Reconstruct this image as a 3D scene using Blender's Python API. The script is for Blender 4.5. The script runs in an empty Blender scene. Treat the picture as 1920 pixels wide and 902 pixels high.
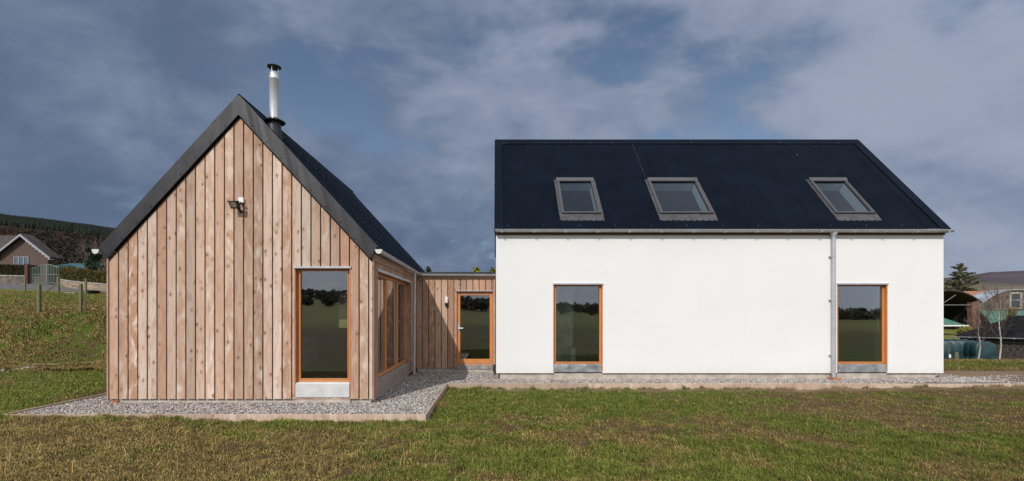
import bpy, math, random
import numpy as np
from mathutils import Vector
R = math.radians
random.seed(7); RNG = np.random.default_rng(11)
sc = bpy.context.scene
COL = sc.collection

# ------------------------------------------------------------------ camera
EYE = 1.67; F = 907.0; PX, PY = 930.0, 588.0       # focal length and principal point in photo pixels
cam_d = bpy.data.cameras.new("camera"); cam = bpy.data.objects.new("camera", cam_d); COL.objects.link(cam)
cam.location = (0, 0, EYE); cam.rotation_euler = (R(90), 0, 0)
cam_d.sensor_width = 36; cam_d.lens = F / 1920 * 36
cam_d.shift_x = (960 - PX) / 1920; cam_d.shift_y = (PY - 451) / 1920
cam_d.clip_start = 0.1; cam_d.clip_end = 12000
sc.camera = cam
sc.view_settings.view_transform = 'Standard'; sc.view_settings.look = 'None'
sc.view_settings.exposure = 0; sc.view_settings.gamma = 1
sc.render.resolution_x = 1024; sc.render.resolution_y = 481

# ------------------------------------------------------------------ node helpers
class NT:
    def __init__(s, nt): s.t = nt; nt.nodes.clear()
    def n(s, typ, **kw):
        nd = s.t.nodes.new(typ)
        for k, v in kw.items():
            if hasattr(nd, k) and not isinstance(k, int): setattr(nd, k, v)
        return nd
    def l(s, a, b): s.t.links.new(a, b)
    def put(s, sock, v):
        if isinstance(v, bpy.types.NodeSocket): s.l(v, sock)
        else:
            if sock.type == 'RGBA' and len(v) == 3: v = tuple(v) + (1,)
            sock.default_value = v
    def m(s, op, a, b=0.0, c=0.0):
        nd = s.n('ShaderNodeMath', operation=op)
        for i, v in enumerate((a, b, c)): s.put(nd.inputs[i], v)
        return nd.outputs[0]
    def vm(s, op, a, b=(0, 0, 0)):
        nd = s.n('ShaderNodeVectorMath', operation=op)
        s.put(nd.inputs[0], a); s.put(nd.inputs[1], b)
        return nd.outputs['Value'] if op in ('DOT_PRODUCT', 'LENGTH') else nd.outputs[0]
    def xyz(s, v):
        nd = s.n('ShaderNodeSeparateXYZ'); s.put(nd.inputs[0], v); return nd.outputs
    def comb(s, x, y, z):
        nd = s.n('ShaderNodeCombineXYZ')
        for i, v in enumerate((x, y, z)): s.put(nd.inputs[i], v)
        return nd.outputs[0]
    def noise(s, v, scale=1.0, detail=4, rough=.5, dist=0.0):
        nd = s.n('ShaderNodeTexNoise'); s.put(nd.inputs['Vector'], v)
        nd.inputs['Scale'].default_value = scale; nd.inputs['Detail'].default_value = detail
        nd.inputs['Roughness'].default_value = rough; nd.inputs['Distortion'].default_value = dist
        return nd.outputs['Fac']
    def ss(s, v, a, b, lo=0.0, hi=1.0):
        nd = s.n('ShaderNodeMapRange', interpolation_type='SMOOTHSTEP')
        s.put(nd.inputs[0], v); nd.inputs[1].default_value = a; nd.inputs[2].default_value = b
        nd.inputs[3].default_value = lo; nd.inputs[4].default_value = hi
        return nd.outputs[0]
    def mix(s, f, a, b, mode='MIX'):
        nd = s.n('ShaderNodeMix', data_type='RGBA', blend_type=mode)
        s.put(nd.inputs[0], f); s.put(nd.inputs[6], a); s.put(nd.inputs[7], b)
        return nd.outputs[2]

# ------------------------------------------------------------------ sun and sky
SUN_EL = 39.5; SUN_DIR = Vector((0.42, 1.0, -1.0846 * math.tan(R(SUN_EL))))
sun_d = bpy.data.lights.new("sun", 'SUN'); sun_d.energy = 3.2; sun_d.angle = R(0.55); sun_d.color = (1, .95, .885)
sun = bpy.data.objects.new("sun", sun_d); COL.objects.link(sun)
sun.rotation_euler = SUN_DIR.to_track_quat('-Z', 'Y').to_euler(); sun.location = (-10, -20, 30)
wd = bpy.data.worlds.new("World"); sc.world = wd; wd.use_nodes = True
T = NT(wd.node_tree)
def pdir(x, y):
    v = Vector((x - PX, F, PY - y)); v.normalize(); return tuple(v)
sky = T.n('ShaderNodeTexSky', sky_type='NISHITA'); sky.sun_disc = False
sky.sun_elevation = R(SUN_EL); sky.sun_rotation = R(202.8); sky.air_density = 1.0; sky.dust_density = .6
d = T.n('ShaderNodeTexCoord').outputs['Generated']
dx, dy, dz = T.xyz(d)
den = T.m('ADD', T.m('MULTIPLY', T.m('ABSOLUTE', dz), .75), .55)
p = T.comb(T.m('DIVIDE', T.m('MULTIPLY', dx, 1.35), den), T.m('DIVIDE', T.m('MULTIPLY', dy, 1.6), den), T.m('MULTIPLY', dz, 2.4))
n1 = T.noise(p, 1.7, 9, .5, .35)
n2 = T.noise(T.vm('ADD', p, (7.3, 2.1, 0)), 1.3, 8, .5, .3)
n3 = T.noise(T.vm('ADD', p, (1.7, 9.4, 3)), 3.6, 10, .56, .2)
gap = 0.0
for (x, y, k, w) in ((560, 130, 230, .9), (605, 160, 330, .8), (800, 215, 300, .95), (1000, -10, 120, 1.05), (860, 60, 500, .4),
                     (1230, 30, 200, .75), (1400, 240, 220, .45), (0, 490, 300, .7), (1120, 110, 700, .4), (880, 478, 900, .35), (700, 150, 500, .5)):
    dd = T.vm('DOT_PRODUCT', d, pdir(x, y))
    e = T.m('MULTIPLY', T.m('EXPONENT', T.m('MULTIPLY', T.m('SUBTRACT', dd, 1.0), float(k))), float(w))
    gap = e if gap == 0.0 else T.m('ADD', gap, e)
cov = T.ss(T.m('ADD', T.m('SUBTRACT', n1, T.m('MULTIPLY', gap, .22)), T.m('MULTIPLY', T.m('SUBTRACT', n3, .5), .62)), .20, .42)
cov = T.m('MULTIPLY', cov, .97)
lite = T.m('ADD', T.m('ADD', T.m('MULTIPLY', n2, 1.1), T.m('MULTIPLY', dx, .42)), T.m('MULTIPLY', T.m('SUBTRACT', n3, .5), 1.15))
lite = T.m('ADD', lite, T.m('SUBTRACT', T.m('MULTIPLY', dz, .40), .07))
hot = T.m('EXPONENT', T.m('MULTIPLY', T.m('SUBTRACT', T.vm('DOT_PRODUCT', d, pdir(1830, 10)), 1.0), 60.0))
lite = T.m('ADD', lite, T.m('MULTIPLY', hot, .28))
lf = T.ss(lite, .14, 1.16)
ccol = T.mix(lf, (.105, .148, .245, 1), (.325, .375, .490, 1))
back = T.ss(dy, .25, -.55)
T_low = T.ss(dz, .02, .35)
bcol = T.mix(T.ss(n2, .35, .65), (.58, .62, .73, 1), (1.28, 1.27, 1.26, 1))
bcol = T.mix(T_low, (.52, .56, .66, 1), bcol)
ccol = T.mix(back, ccol, bcol)
bg1 = T.n('ShaderNodeBackground'); T.l(sky.outputs[0], bg1.inputs[0]); bg1.inputs[1].default_value = .085
bg2 = T.n('ShaderNodeBackground'); T.l(ccol, bg2.inputs[0]); bg2.inputs[1].default_value = 1.0
mx = T.n('ShaderNodeMixShader'); T.l(cov, mx.inputs[0]); T.l(bg1.outputs[0], mx.inputs[1]); T.l(bg2.outputs[0], mx.inputs[2])
out = T.n('ShaderNodeOutputWorld'); T.l(mx.outputs[0], out.inputs[0])

# ------------------------------------------------------------------ materials
MATS = {}
def new_mat(name):
    m = bpy.data.materials.new(name); m.use_nodes = True; MATS[name] = m
    t = NT(m.node_tree); o = t.n('ShaderNodeOutputMaterial'); b = t.n('ShaderNodeBsdfPrincipled')
    t.l(b.outputs[0], o.inputs[0]); return m, t, b, o
def simple(name, col, rough=.6, metal=0.0, var=.12, scale=6.0, bump=0.0, bscale=40.0, spec=.5, col2=None, stretch=(1, 1, 1)):
    m, t, b, o = new_mat(name)
    co = t.n('ShaderNodeTexCoord').outputs['Object']
    v = t.vm('MULTIPLY', co, stretch)
    f = t.noise(v, scale, 5, .6)
    c2 = col2 or tuple(max(0, c * (1 - 2.2 * var)) for c in col)
    c1 = col if col2 else tuple(min(1, c * (1 + var)) for c in col)
    t.l(t.mix(t.ss(f, .3, .7), c2 + (1,), c1 + (1,)), b.inputs['Base Color'])
    b.inputs['Roughness'].default_value = rough; b.inputs['Metallic'].default_value = metal
    b.inputs['Specular IOR Level'].default_value = spec
    if bump:
        bn = t.n('ShaderNodeBump'); bn.inputs['Strength'].default_value = bump; bn.inputs['Distance'].default_value = .01
        t.l(t.noise(v, bscale, 4, .6), bn.inputs['Height']); t.l(bn.outputs[0], b.inputs['Normal'])
    return m
def attr_mat(name, rough=.8, spec=.2, trans=0.0, nscale=0, namt=.0):
    m, t, b, o = new_mat(name)
    a = t.n('ShaderNodeAttribute'); a.attribute_name = 'Col'
    c = a.outputs['Color']
    if nscale:
        co = t.n('ShaderNodeTexCoord').outputs['Object']
        f = t.m('ADD', t.m('MULTIPLY', t.noise(co, nscale, 8, .65), namt * 2), 1 - namt)
        c = t.mix(1.0, c, t.comb(f, f, f), 'MULTIPLY')
    t.l(c, b.inputs['Base Color'])
    b.inputs['Roughness'].default_value = rough; b.inputs['Specular IOR Level'].default_value = spec
    return m
def wood_mat(name, ca, cb, cc, knots=1.0, dark=(.15, .085, .055)):
    m, t, b, o = new_mat(name)
    co = t.n('ShaderNodeTexCoord').outputs['Object']
    rnd = t.n('ShaderNodeNewGeometry').outputs['Random Per Island']
    x, y, z = t.xyz(co)
    u = t.m('ADD', x, y)
    off = t.m('MULTIPLY', rnd, 91.7)
    r2 = t.m('FRACT', t.m('MULTIPLY', rnd, 17.31))
    r3 = t.m('FRACT', t.m('MULTIPLY', rnd, 71.13))
    warp = t.noise(t.comb(t.m('MULTIPLY', u, 5.0), t.m('ADD', t.m('MULTIPLY', z, 2.6), off), off), 1.0, 3, .5)
    ug = t.m('ADD', u, t.m('MULTIPLY', warp, .12))
    grain = t.noise(t.comb(t.m('MULTIPLY', ug, 75.0), t.m('ADD', t.m('MULTIPLY', z, 1.6), off), off), 1.0, 5, .6)
    fig = t.noise(t.comb(t.m('MULTIPLY', ug, 9.0), t.m('ADD', t.m('MULTIPLY', z, 3.0), off), off), 1.0, 4, .55, .55)
    blot = t.noise(t.comb(t.m('MULTIPLY', u, 4.0), t.m('ADD', t.m('MULTIPLY', z, .9), off), off), 1.0, 3, .5)
    base = t.mix(t.ss(rnd, .2, 1.0), ca + (1,), cb + (1,))
    base = t.mix(t.m('MULTIPLY', t.ss(r2, .55, .95), .8), base, cc + (1,))
    base = t.mix(t.m('MULTIPLY', t.ss(blot, .35, .72), .45), base, cb + (1,))
    base = t.mix(t.m('MULTIPLY', t.ss(fig, .44, .72), t.m('ADD', t.m('MULTIPLY', t.ss(r3, .35, .8), .80), .12)), base, cc + (1,))
    base = t.mix(t.m('MULTIPLY', t.ss(fig, .45, .30), .32), base, tuple(.62 * c for c in cb) + (1,))
    base = t.mix(t.m('MULTIPLY', t.ss(grain, .42, .7), .38), base, tuple(.55 * c for c in cb) + (1,))
    # knots
    vo = t.n('ShaderNodeTexVoronoi'); t.put(vo.inputs['Vector'], t.comb(t.m('MULTIPLY', u, 10.0), t.m('ADD', t.m('MULTIPLY', z, 6.2), off), off))
    vo.inputs['Scale'].default_value = 1.0; vo.inputs['Randomness'].default_value = 1.0
    kd = vo.outputs['Distance']; kc = t.xyz(vo.outputs['Color'])
    sel = t.m('GREATER_THAN', kc[0], .66)
    kn = t.m('MULTIPLY', t.m('MULTIPLY', t.ss(kd, .24, .09), sel), .85 * knots)
    ring = t.m('MULTIPLY', t.m('MULTIPLY', t.ss(kd, .48, .16), sel), .45 * knots)
    base = t.mix(ring, base, tuple(.75 * c for c in cb) + (1,))
    base = t.mix(kn, base, dark + (1,))
    # each board multiplied by its own random tone
    r4 = t.m('ADD', t.m('MULTIPLY', t.m('FRACT', t.m('MULTIPLY', rnd, 37.7)), .36), .80); base = t.mix(1.0, base, t.comb(r4, r4, r4), 'MULTIPLY')
    t.l(base, b.inputs['Base Color']); b.inputs['Roughness'].default_value = .8; b.inputs['Specular IOR Level'].default_value = .2
    bn = t.n('ShaderNodeBump'); bn.inputs['Strength'].default_value = .35; bn.inputs['Distance'].default_value = .004
    t.l(t.m('ADD', grain, t.m('MULTIPLY', fig, .6)), bn.inputs['Height']); t.l(bn.outputs[0], b.inputs['Normal'])
    return m
def glass_mat(name, tint=(.72, .80, .76), k=1.6, base=.0, wob=.0):
    m, t, b, o = new_mat(name); t.t.nodes.remove(b)
    tr = t.n('ShaderNodeBsdfTransparent'); tr.inputs[0].default_value = tint + (1,)
    gl = t.n('ShaderNodeBsdfAnisotropic'); gl.inputs['Roughness'].default_value = .0; gl.inputs[0].default_value = (.95, .98, 1, 1)
    fr = t.n('ShaderNodeFresnel'); fr.inputs[0].default_value = 1.5
    if wob:
        co = t.n('ShaderNodeTexCoord').outputs['Object']
        bn = t.n('ShaderNodeBump'); bn.inputs['Strength'].default_value = wob; bn.inputs['Distance'].default_value = .002
        t.l(t.noise(co, 2.2, 1, .4), bn.inputs['Height']); t.l(bn.outputs[0], gl.inputs['Normal'])
    f = t.m('MINIMUM', t.m('ADD', t.m('MULTIPLY', fr.outputs[0], k), base), 1.0)
    mx = t.n('ShaderNodeMixShader'); t.l(f, mx.inputs[0]); t.l(tr.outputs[0], mx.inputs[1]); t.l(gl.outputs[0], mx.inputs[2])
    t.l(mx.outputs[0], o.inputs[0]); return m

LARCH = wood_mat('larch', (.53, .370, .275), (.39, .225, .148), (.70, .585, .50))
LARCH2 = wood_mat('larch_red', (.50, .32, .225), (.34, .19, .125), (.60, .44, .33))
EDGE = wood_mat('edging_timber', (.50, .385, .30), (.43, .31, .235), (.55, .45, .37), .3)
BACK = simple('under_boards', (.060, .024, .016), .9)
FRAMEW = simple('stained_frame', (.62, .245, .075), .45, var=.10, scale=3, stretch=(30, 30, 1))
REDW = simple('reveal_wood', (.42, .19, .11), .6, var=.15, scale=3, stretch=(30, 30, 1))
GALV = simple('galvanised', (.50, .52, .55), .40, .35, .06, 5)
GALV2 = simple('galvanised_panel', (.33, .345, .36), .5, .25, .25, 4)
PALEM = simple('pale_panel', (.60, .61, .61), .5, .1, .05, 5)
SIDEP = simple('weathered_panel', (.30, .255, .225), .7, 0, .08, 3)
STEEL = simple('stainless', (.70, .72, .75), .33, .7, .02, 5)
BLKM = simple('black_metal', (.018, .018, .02), .45, .3)
FLASH = simple('verge_metal', (.040, .041, .046), .45, .35, .12, 2.2, .25, 3.0)
ROOFM = simple('corrugated_black', (.0042, .0082, .0165), .55, 0, .12, 1.2, spec=.07)
LINKR = simple('roof_membrane', (.025, .027, .032), .7)
GREYAL = simple('grey_aluminium', (.095, .094, .104), .45, .25, .06, 3)
LEADM = simple('flashing_lead', (.078, .076, .084), .6, .2, .15, 6)
SCREW = simple('screw_heads', (.6, .62, .65), .4, .6)
SCREWD = simple('dull_screws', (.10, .11, .13), .7)
m_, t, b, o = new_mat('white_render'); RENDER = m_
co = t.n('ShaderNodeTexCoord').outputs['Object']; wx, wy, wz = t.xyz(co)
big = t.noise(co, .8, 5, .55); fine = t.noise(co, 9.0, 6, .6); run = t.noise(t.comb(t.m('MULTIPLY', wx, 5.0), wy, t.m('MULTIPLY', wz, .35)), 1.0, 5, .6)
c = t.mix(t.ss(big, .3, .7), (.752, .757, .757, 1), (.782, .786, .784, 1))
c = t.mix(t.m('MULTIPLY', t.ss(run, .55, .8), .35), c, (.72, .72, .70, 1))
spl = t.m('MULTIPLY', t.ss(t.m('ADD', wz, t.m('MULTIPLY', fine, .45)), .70, .25), .22)
c = t.mix(spl, c, (.55, .50, .43, 1)); t.l(c, b.inputs['Base Color'])
b.inputs['Roughness'].default_value = .9; b.inputs['Specular IOR Level'].default_value = .15
bn = t.n('ShaderNodeBump'); bn.inputs['Strength'].default_value = .22; bn.inputs['Distance'].default_value = .006
t.l(t.m('ADD', t.m('MULTIPLY', t.noise(co, 3.0, 5, .6), 1.0), t.m('MULTIPLY', t.noise(co, 120.0, 3, .6), .25)), bn.inputs['Height']); t.l(bn.outputs[0], b.inputs['Normal'])
PLINTH = simple('plinth_concrete', (.50, .44, .38), .9, 0, .12, 5, .3, 60, spec=.2)
INWALL = simple('inner_wall', (.74, .75, .71), .9)
INDARK = simple('inner_dark', (.30, .25, .20), .9)
INWHITE = simple('inner_white', (.70, .74, .72), .8, var=.03)
INFLOOR = simple('inner_floor', (.55, .46, .35), .6)
TEAL = simple('inner_teal', (.34, .43, .43), .9, var=.04)
NAVY = simple('inner_navy', (.03, .05, .12), .9)
WHITEP = simple('white_plastic', (.80, .80, .78), .35, var=.02)
BRICKR = simple('brick_red', (.33, .12, .07), .85, var=.3, scale=12)
TERRAC = simple('clay_drain', (.45, .17, .10), .8, var=.2, scale=20)
GLASS = glass_mat('window_glass', (.86, .89, .87), 1.7, .115, .0)
ROOFGL = glass_mat('roof_glass', (.62, .72, .78), 1.2, .05)
CONC = simple('concrete', (.36, .34, .31), .9, 0, .15, 4, .3, 30)
POSTW = simple('weathered_post', (.17, .155, .105), .9, 0, .3, 9, .4, 30, col2=(.12, .12, .05), stretch=(3, 3, .6))
ASPH = simple('asphalt', (.115, .11, .112), .9, 0, .15, 3, .3, 60)
HARL = simple('harling', (.110, .074, .066), .95, 0, .1, 8, .5, 60)
TILE = simple('roof_tiles', (.062, .048, .047), .85, 0, .25, 3)
WHITEB = simple('white_bargeboard', (.30, .33, .37), .6, 0, .04)
GATEG = simple('green_paint', (.15, .21, .165), .5, .1, .08)
BLUEG = simple('blue_green_sheet', (.08, .19, .215), .6, 0, .2, 2)
GREENR = simple('green_sheet', (.060, .15, .11), .55, 0, .15, 1.5)
RUST = simple('rusty_sheet', (.50, .21, .12), .8, 0, .2, .8)
GREYSH = simple('grey_sheet', (.36, .38, .42), .6, .1, .2, 1.0, stretch=(1, .3, 1))
DARKIN = simple('barn_dark', (.012, .012, .014), .95)
SLATE = simple('dark_slate', (.013, .013, .0155), .9, 0, .3, 3, .6, 14, spec=.1)
SHEDW = simple('shed_wall', (.055, .045, .038), .95, 0, .4, 10, .8, 20)
TANKG = simple('tank_green', (.016, .050, .054), .42, 0, .15, 2)
BARK = simple('bark', (.11, .08, .06), .95, 0, .3, 9, .4, 20)
TWIG = simple('twigs', (.15, .10, .085), .9, 0, .3, 4)
BIRCH = simple('birch_bark', (.62, .59, .56), .8, 0, .0, 14, col2=(.16, .13, .11), stretch=(1, 1, 2.5))
LEAF = attr_mat('foliage'); GRASSM = attr_mat('grass_blades', .75, .25); STONEM = attr_mat('stones', .85, .25, 0, 60, .2)
GROUNDM = attr_mat('ground', .95, .1, 0, 14, .45); HILLM = attr_mat('hill', .95, .05, 0, .02, .3)
def stone_mat(name, a, b_, mort, sc_):
    m, t, b, o = new_mat(name)
    co = t.n('ShaderNodeTexCoord').outputs['Object']; x, y, z = t.xyz(co)
    v = t.comb(t.m('ADD', x, y), t.m('MULTIPLY', z, 1.9), 0.0)
    vo = t.n('ShaderNodeTexVoronoi'); t.put(vo.inputs['Vector'], v); vo.inputs['Scale'].default_value = sc_
    ve = t.n('ShaderNodeTexVoronoi', feature='DISTANCE_TO_EDGE'); t.put(ve.inputs['Vector'], v); ve.inputs['Scale'].default_value = sc_
    c = t.mix(t.xyz(vo.outputs['Color'])[0], a + (1,), b_ + (1,))
    c = t.mix(t.ss(ve.outputs['Distance'], .09, .02), c, mort + (1,))
    t.l(c, b.inputs['Base Color']); b.inputs['Roughness'].default_value = .9
    return m
STONEW = stone_mat('stone_wall', (.36, .28, .19), (.17, .13, .10), (.24, .20, .16), 2.4)
BARNST = stone_mat('barn_stone', (.20, .165, .13), (.065, .055, .045), (.10, .085, .07), 3.2)
BARNBR = stone_mat('barn_brick', (.22, .10, .075), (.12, .055, .045), (.14, .10, .08), 4.0)

# ------------------------------------------------------------------ mesh helpers
ORIG = {}
def fin(name, me, parent, mats, smooth=False):
    o = bpy.data.objects.new(name, me); COL.objects.link(o)
    for m in (mats if isinstance(mats, (list, tuple)) else [mats]): me.materials.append(m)
    if smooth: me.polygons.foreach_set('use_smooth', [True] * len(me.polygons))
    if parent is not None: o.parent = parent; ORIG[o.name] = ORIG[parent.name]
    else: ORIG[o.name] = Vector((0, 0, 0))
    return o
def tag(o, label=None, cat=None, group=None, kind=None):
    if label: o['label'] = label
    if cat: o['category'] = cat
    if group: o['group'] = group
    if kind: o['kind'] = kind
    return o
def thing(name, loc, label, cat, group=None):
    o = bpy.data.objects.new(name, None); COL.objects.link(o); o.location = loc; o.empty_display_size = .2
    ORIG[o.name] = Vector(loc); return tag(o, label, cat, group)
class MB:
    def __init__(s): s.v = []; s.f = []; s.mi = []; s.cur = 0
    def add(s, vs, fs):
        b = len(s.v); s.v += [tuple(v) for v in vs]
        for f in fs: s.f.append(tuple(b + i for i in f)); s.mi.append(s.cur)
        return s
    def box(s, x0, x1, y0, y1, z0, z1):
        return s.add([(x0, y0, z0), (x1, y0, z0), (x1, y1, z0), (x0, y1, z0), (x0, y0, z1), (x1, y0, z1), (x1, y1, z1), (x0, y1, z1)],
                     [(0, 3, 2, 1), (4, 5, 6, 7), (0, 1, 5, 4), (1, 2, 6, 5), (2, 3, 7, 6), (3, 0, 4, 7)])
    def prism(s, poly, off):
        n = len(poly); off = Vector(off); a = [Vector(p) for p in poly]
        return s.add(a + [p + off for p in a], [tuple(range(n))[::-1], tuple(range(n, 2 * n))] + [(i, (i + 1) % n, n + (i + 1) % n, n + i) for i in range(n)])
    def tube(s, p0, p1, r0, r1=None, n=10, caps=True):
        p0, p1 = Vector(p0), Vector(p1); r1 = r0 if r1 is None else r1
        d = (p1 - p0).normalized(); a = d.orthogonal().normalized(); b = d.cross(a)
        vs = []
        for p, r in ((p0, r0), (p1, r1)):
            for i in range(n):
                t = 2 * math.pi * i / n; vs.append(p + a * (r * math.cos(t)) + b * (r * math.sin(t)))
        fs = [(i, (i + 1) % n, n + (i + 1) % n, n + i) for i in range(n)]
        if caps: fs += [tuple(range(n))[::-1], tuple(range(n, 2 * n))]
        return s.add(vs, fs)
    def lathe(s, c, prof, n=20):
        c = Vector(c); vs = []
        for r, z in prof:
            for i in range(n):
                t = 2 * math.pi * i / n; vs.append(c + Vector((r * math.cos(t), r * math.sin(t), z)))
        fs = []
        for k in range(len(prof) - 1):
            for i in range(n): j = (i + 1) % n; fs.append((k * n + i, k * n + j, (k + 1) * n + j, (k + 1) * n + i))
        fs += [tuple(range(n))[::-1], tuple(range((len(prof) - 1) * n, len(prof) * n))]
        return s.add(vs, fs)
    def build(s, name, mats, parent=None, smooth=False, bevel=0.0):
        o0 = ORIG[parent.name] if parent is not None else Vector((0, 0, 0))
        me = bpy.data.meshes.new(name)
        me.from_pydata([(v[0] - o0.x, v[1] - o0.y, v[2] - o0.z) for v in s.v], [], s.f)
        me.update()
        o = fin(name, me, parent, mats)
        if isinstance(mats, (list, tuple)): me.polygons.foreach_set('material_index', s.mi)
        if smooth:
            import bmesh
            me.polygons.foreach_set('use_smooth', [True] * len(me.polygons))
            me.set_sharp_from_angle(angle=R(40))
        if bevel:
            bv = o.modifiers.new('bevel', 'BEVEL'); bv.width = bevel; bv.segments = 2; bv.limit_method = 'ANGLE'
        return o
def arr_mesh(name, verts, faces, cols, mat, parent=None, smooth=False):
    """verts (N,3), faces (M,k), cols (N,3)"""
    me = bpy.data.meshes.new(name); N = len(verts); M, k = faces.shape
    if parent is not None:
        o0 = ORIG[parent.name]; verts = verts - np.array(o0)[None]
    me.vertices.add(N); me.vertices.foreach_set('co', np.ascontiguousarray(verts, dtype=np.float32).ravel())
    me.loops.add(M * k); me.loops.foreach_set('vertex_index', np.ascontiguousarray(faces, dtype=np.int32).ravel())
    me.polygons.add(M); me.polygons.foreach_set('loop_start', np.arange(0, M * k, k, dtype=np.int32))
    try: me.polygons.foreach_set('loop_total', np.full(M, k, dtype=np.int32))
    except Exception: pass
    if cols is not None:
        ca = me.color_attributes.new('Col', 'FLOAT_COLOR', 'POINT')
        ca.data.foreach_set('color', np.concatenate([cols, np.ones((N, 1))], 1).astype(np.float32).ravel())
    me.update(calc_edges=True); me.validate()
    return fin(name, me, parent, mat, smooth)
def vnoise(x, y, seed=0):
    xi = np.floor(x).astype(np.int64); yi = np.floor(y).astype(np.int64); fx = x - xi; fy = y - yi
    fx = fx * fx * (3 - 2 * fx); fy = fy * fy * (3 - 2 * fy)
    def h(a, b):
        n = (a * 374761393 + b * 668265263 + seed * 982451653) & 0x7fffffff
        n = ((n ^ (n >> 13)) * 1274126177) & 0x7fffffff
        return ((n ^ (n >> 16)) & 0xffff) / 65535.0
    return (h(xi, yi) * (1 - fx) + h(xi + 1, yi) * fx) * (1 - fy) + (h(xi, yi + 1) * (1 - fx) + h(xi + 1, yi + 1) * fx) * fy
def fbm(x, y, seed=0, o=4):
    s = 0; a = .5; t = 0
    for i in range(o): s = s + a * vnoise(x * 2 ** i, y * 2 ** i, seed + i * 7); t += a; a *= .55
    return s / t
def sst(v, a, b):
    t = np.clip((v - a) / (b - a), 0, 1); return t * t * (3 - 2 * t)

# ------------------------------------------------------------------ terrain
YW = 12.3; YG = 9.07; XL, XR = -7.29, -2.31; YL = 13.9
def H(x, y):
    x = np.asarray(x, float); y = np.asarray(y, float)
    ys = np.maximum(y, 1.0); r = x / ys
    z = -.10 + .05 * (fbm(x * .7, y * .7, 3) - .5) + .08 * (fbm(x * 3.1, y * 3.1, 9, 3) - .5) * np.clip(y / 8, 0, 1)
    z = z + .06 * sst(-x, 8.1, 8.6) * sst(y, 7.7, 9)                       # left lawn a little higher
    z = z + .05 * sst(x, 7, 12) * sst(y, 9.5, 11.3)
    z = z + .10 * sst(x, 11.9, 13.0) * sst(y, 11.9, 13.5)
    ml = sst(-r, .52, .76) * (y > 1)
    yb = 14.2 + np.clip(r + 1.02, -.4, .3) * 10.9
    bank = 1.5 * sst(y, yb - .3, 18.9) + np.clip(y - 18, 0, 21) * .093 + np.clip(y - 40, 0, 6) * .14 + np.clip(y - 46, 0, 60) * .02
    bank = bank + .028 * np.clip(-x - 40, -12, 12) * sst(y, 30, 42)
    bump = (.20 * (fbm(x * .9, y * .9, 21, 4) - .5) + .10 * (fbm(x * 3, y * 3, 5, 2) - .5)) * sst(y, 13.8, 15.5) * (1 - sst(y, 30, 38))
    z = z + ml * (bank + bump + .08)
    mr = sst(r, .6, .8)
    z = z + mr * (-1.15 * sst(y, 15.8, 25.5) + .7 * sst(y, 34, 58) + .06 * (fbm(x * 2, y * 2, 31, 3) - .5) * sst(y, 12.5, 14))
    # under the gravel and the houses
    g = ((x > -8.1) & (x < -1.14) & (y > 7.9) & (y < 22)) | ((x > -1.16) & (x < 12.1) & (y > 11.46) & (y < 22))
    z = np.where(g, -.14, z)
    # behind the camera the field rises to a low wooded hill
    rb = x / np.maximum(-y, 1.0)
    tb = np.interp(rb, [-2, -.8, -.36, .0, .16, .45, .9, 2], [.06, .055, .043, .026, .016, .002, -.004, 0])
    z = z + np.where(y < -20, tb * 320 * sst(-y, 20, 330), 0)
    return z
def Hs(x, y): return float(H(np.array([x]), np.array([y]))[0])
def axis(lo, hi, step, far, g=1.13):
    a = list(np.arange(lo, hi + 1e-6, step)); s = step; v = hi
    while v < far: s *= g; v += s; a.append(v)
    s = step; v = lo; b = []
    while v > -far: s *= g; v -= s; b.append(v)
    return np.array(b[::-1] + a)
GREEN = np.array([.108, .155, .022]); GREEN2 = np.array([.215, .220, .042]); STRAW = np.array([.43, .315, .120]); BROWN = np.array([.185, .122, .042]); SOIL = np.array([.20, .14, .095])
def greenness(x, y):
    g = fbm(x * .55 + 3, y * .8, 41, 5) * .62 + fbm(x * 2.6, y * 3.2, 77, 4) * .63
    b = .60 + .12 * (1 - sst(x, -3.0, -1.2)) * (1 - sst(y, 7.0, 7.8)) - .10 * sst(x, -1.2, -.6) * sst(y, 7.5, 9.0) * (1 - sst(x, 3.5, 6))
    b = b + .08 * sst(x, 4, 8) * sst(y, 8, 10) - .10 * sst(-x, 8.2, 8.8) * sst(y, 8, 9)
    b = b + .05 * (1 - sst(x, -8, -5)) * (1 - sst(y, 5.5, 7.5))
    return sst(g, b - .13, b + .17)
xs = axis(-22, 20, .16, 5000); ys = axis(3.5, 20, .16, 5000)
GX, GY = np.meshgrid(xs, ys); gx = GX.ravel(); gy = GY.ravel(); gz = H(gx, gy)
g = greenness(gx, gy)[:, None]
col = (np.array([.085, .057, .030]) * (1 - g) + GREEN * .6 * g)
far = sst(np.hypot(gx, gy), 28, 60)[:, None]
fld = fbm(gx * .01, gy * .01, 3, 4)[:, None]
col = col * (1 - far) + far * (GREEN2 * .75 * fld + np.array([.12, .115, .055]) * (1 - fld))
soil = (sst(gy, 10.9, 11.15) * (1 - sst(gy, 11.6, 11.7)) * sst(gx, -1.1, -.9) * (1 - sst(gx, 20, 22)) * (.35 + .6 * sst(fbm(gx * 1.2, gy * 2, 8), .35, .6)))
soil = np.maximum(soil, sst(gx, 11.6, 12.2) * sst(gy, 12.2, 12.6) * (1 - sst(gy, 13.5, 14.0)))[:, None]
col = col * (1 - soil) + SOIL * soil
nx, ny = len(xs), len(ys); ii = (np.arange(ny - 1)[:, None] * nx + np.arange(nx - 1)[None]).ravel()
ground = arr_mesh('ground', np.stack([gx, gy, gz], 1), np.stack([ii, ii + 1, ii + nx + 1, ii + nx], 1), col, GROUNDM, smooth=True)
tag(ground, kind='structure')

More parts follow.
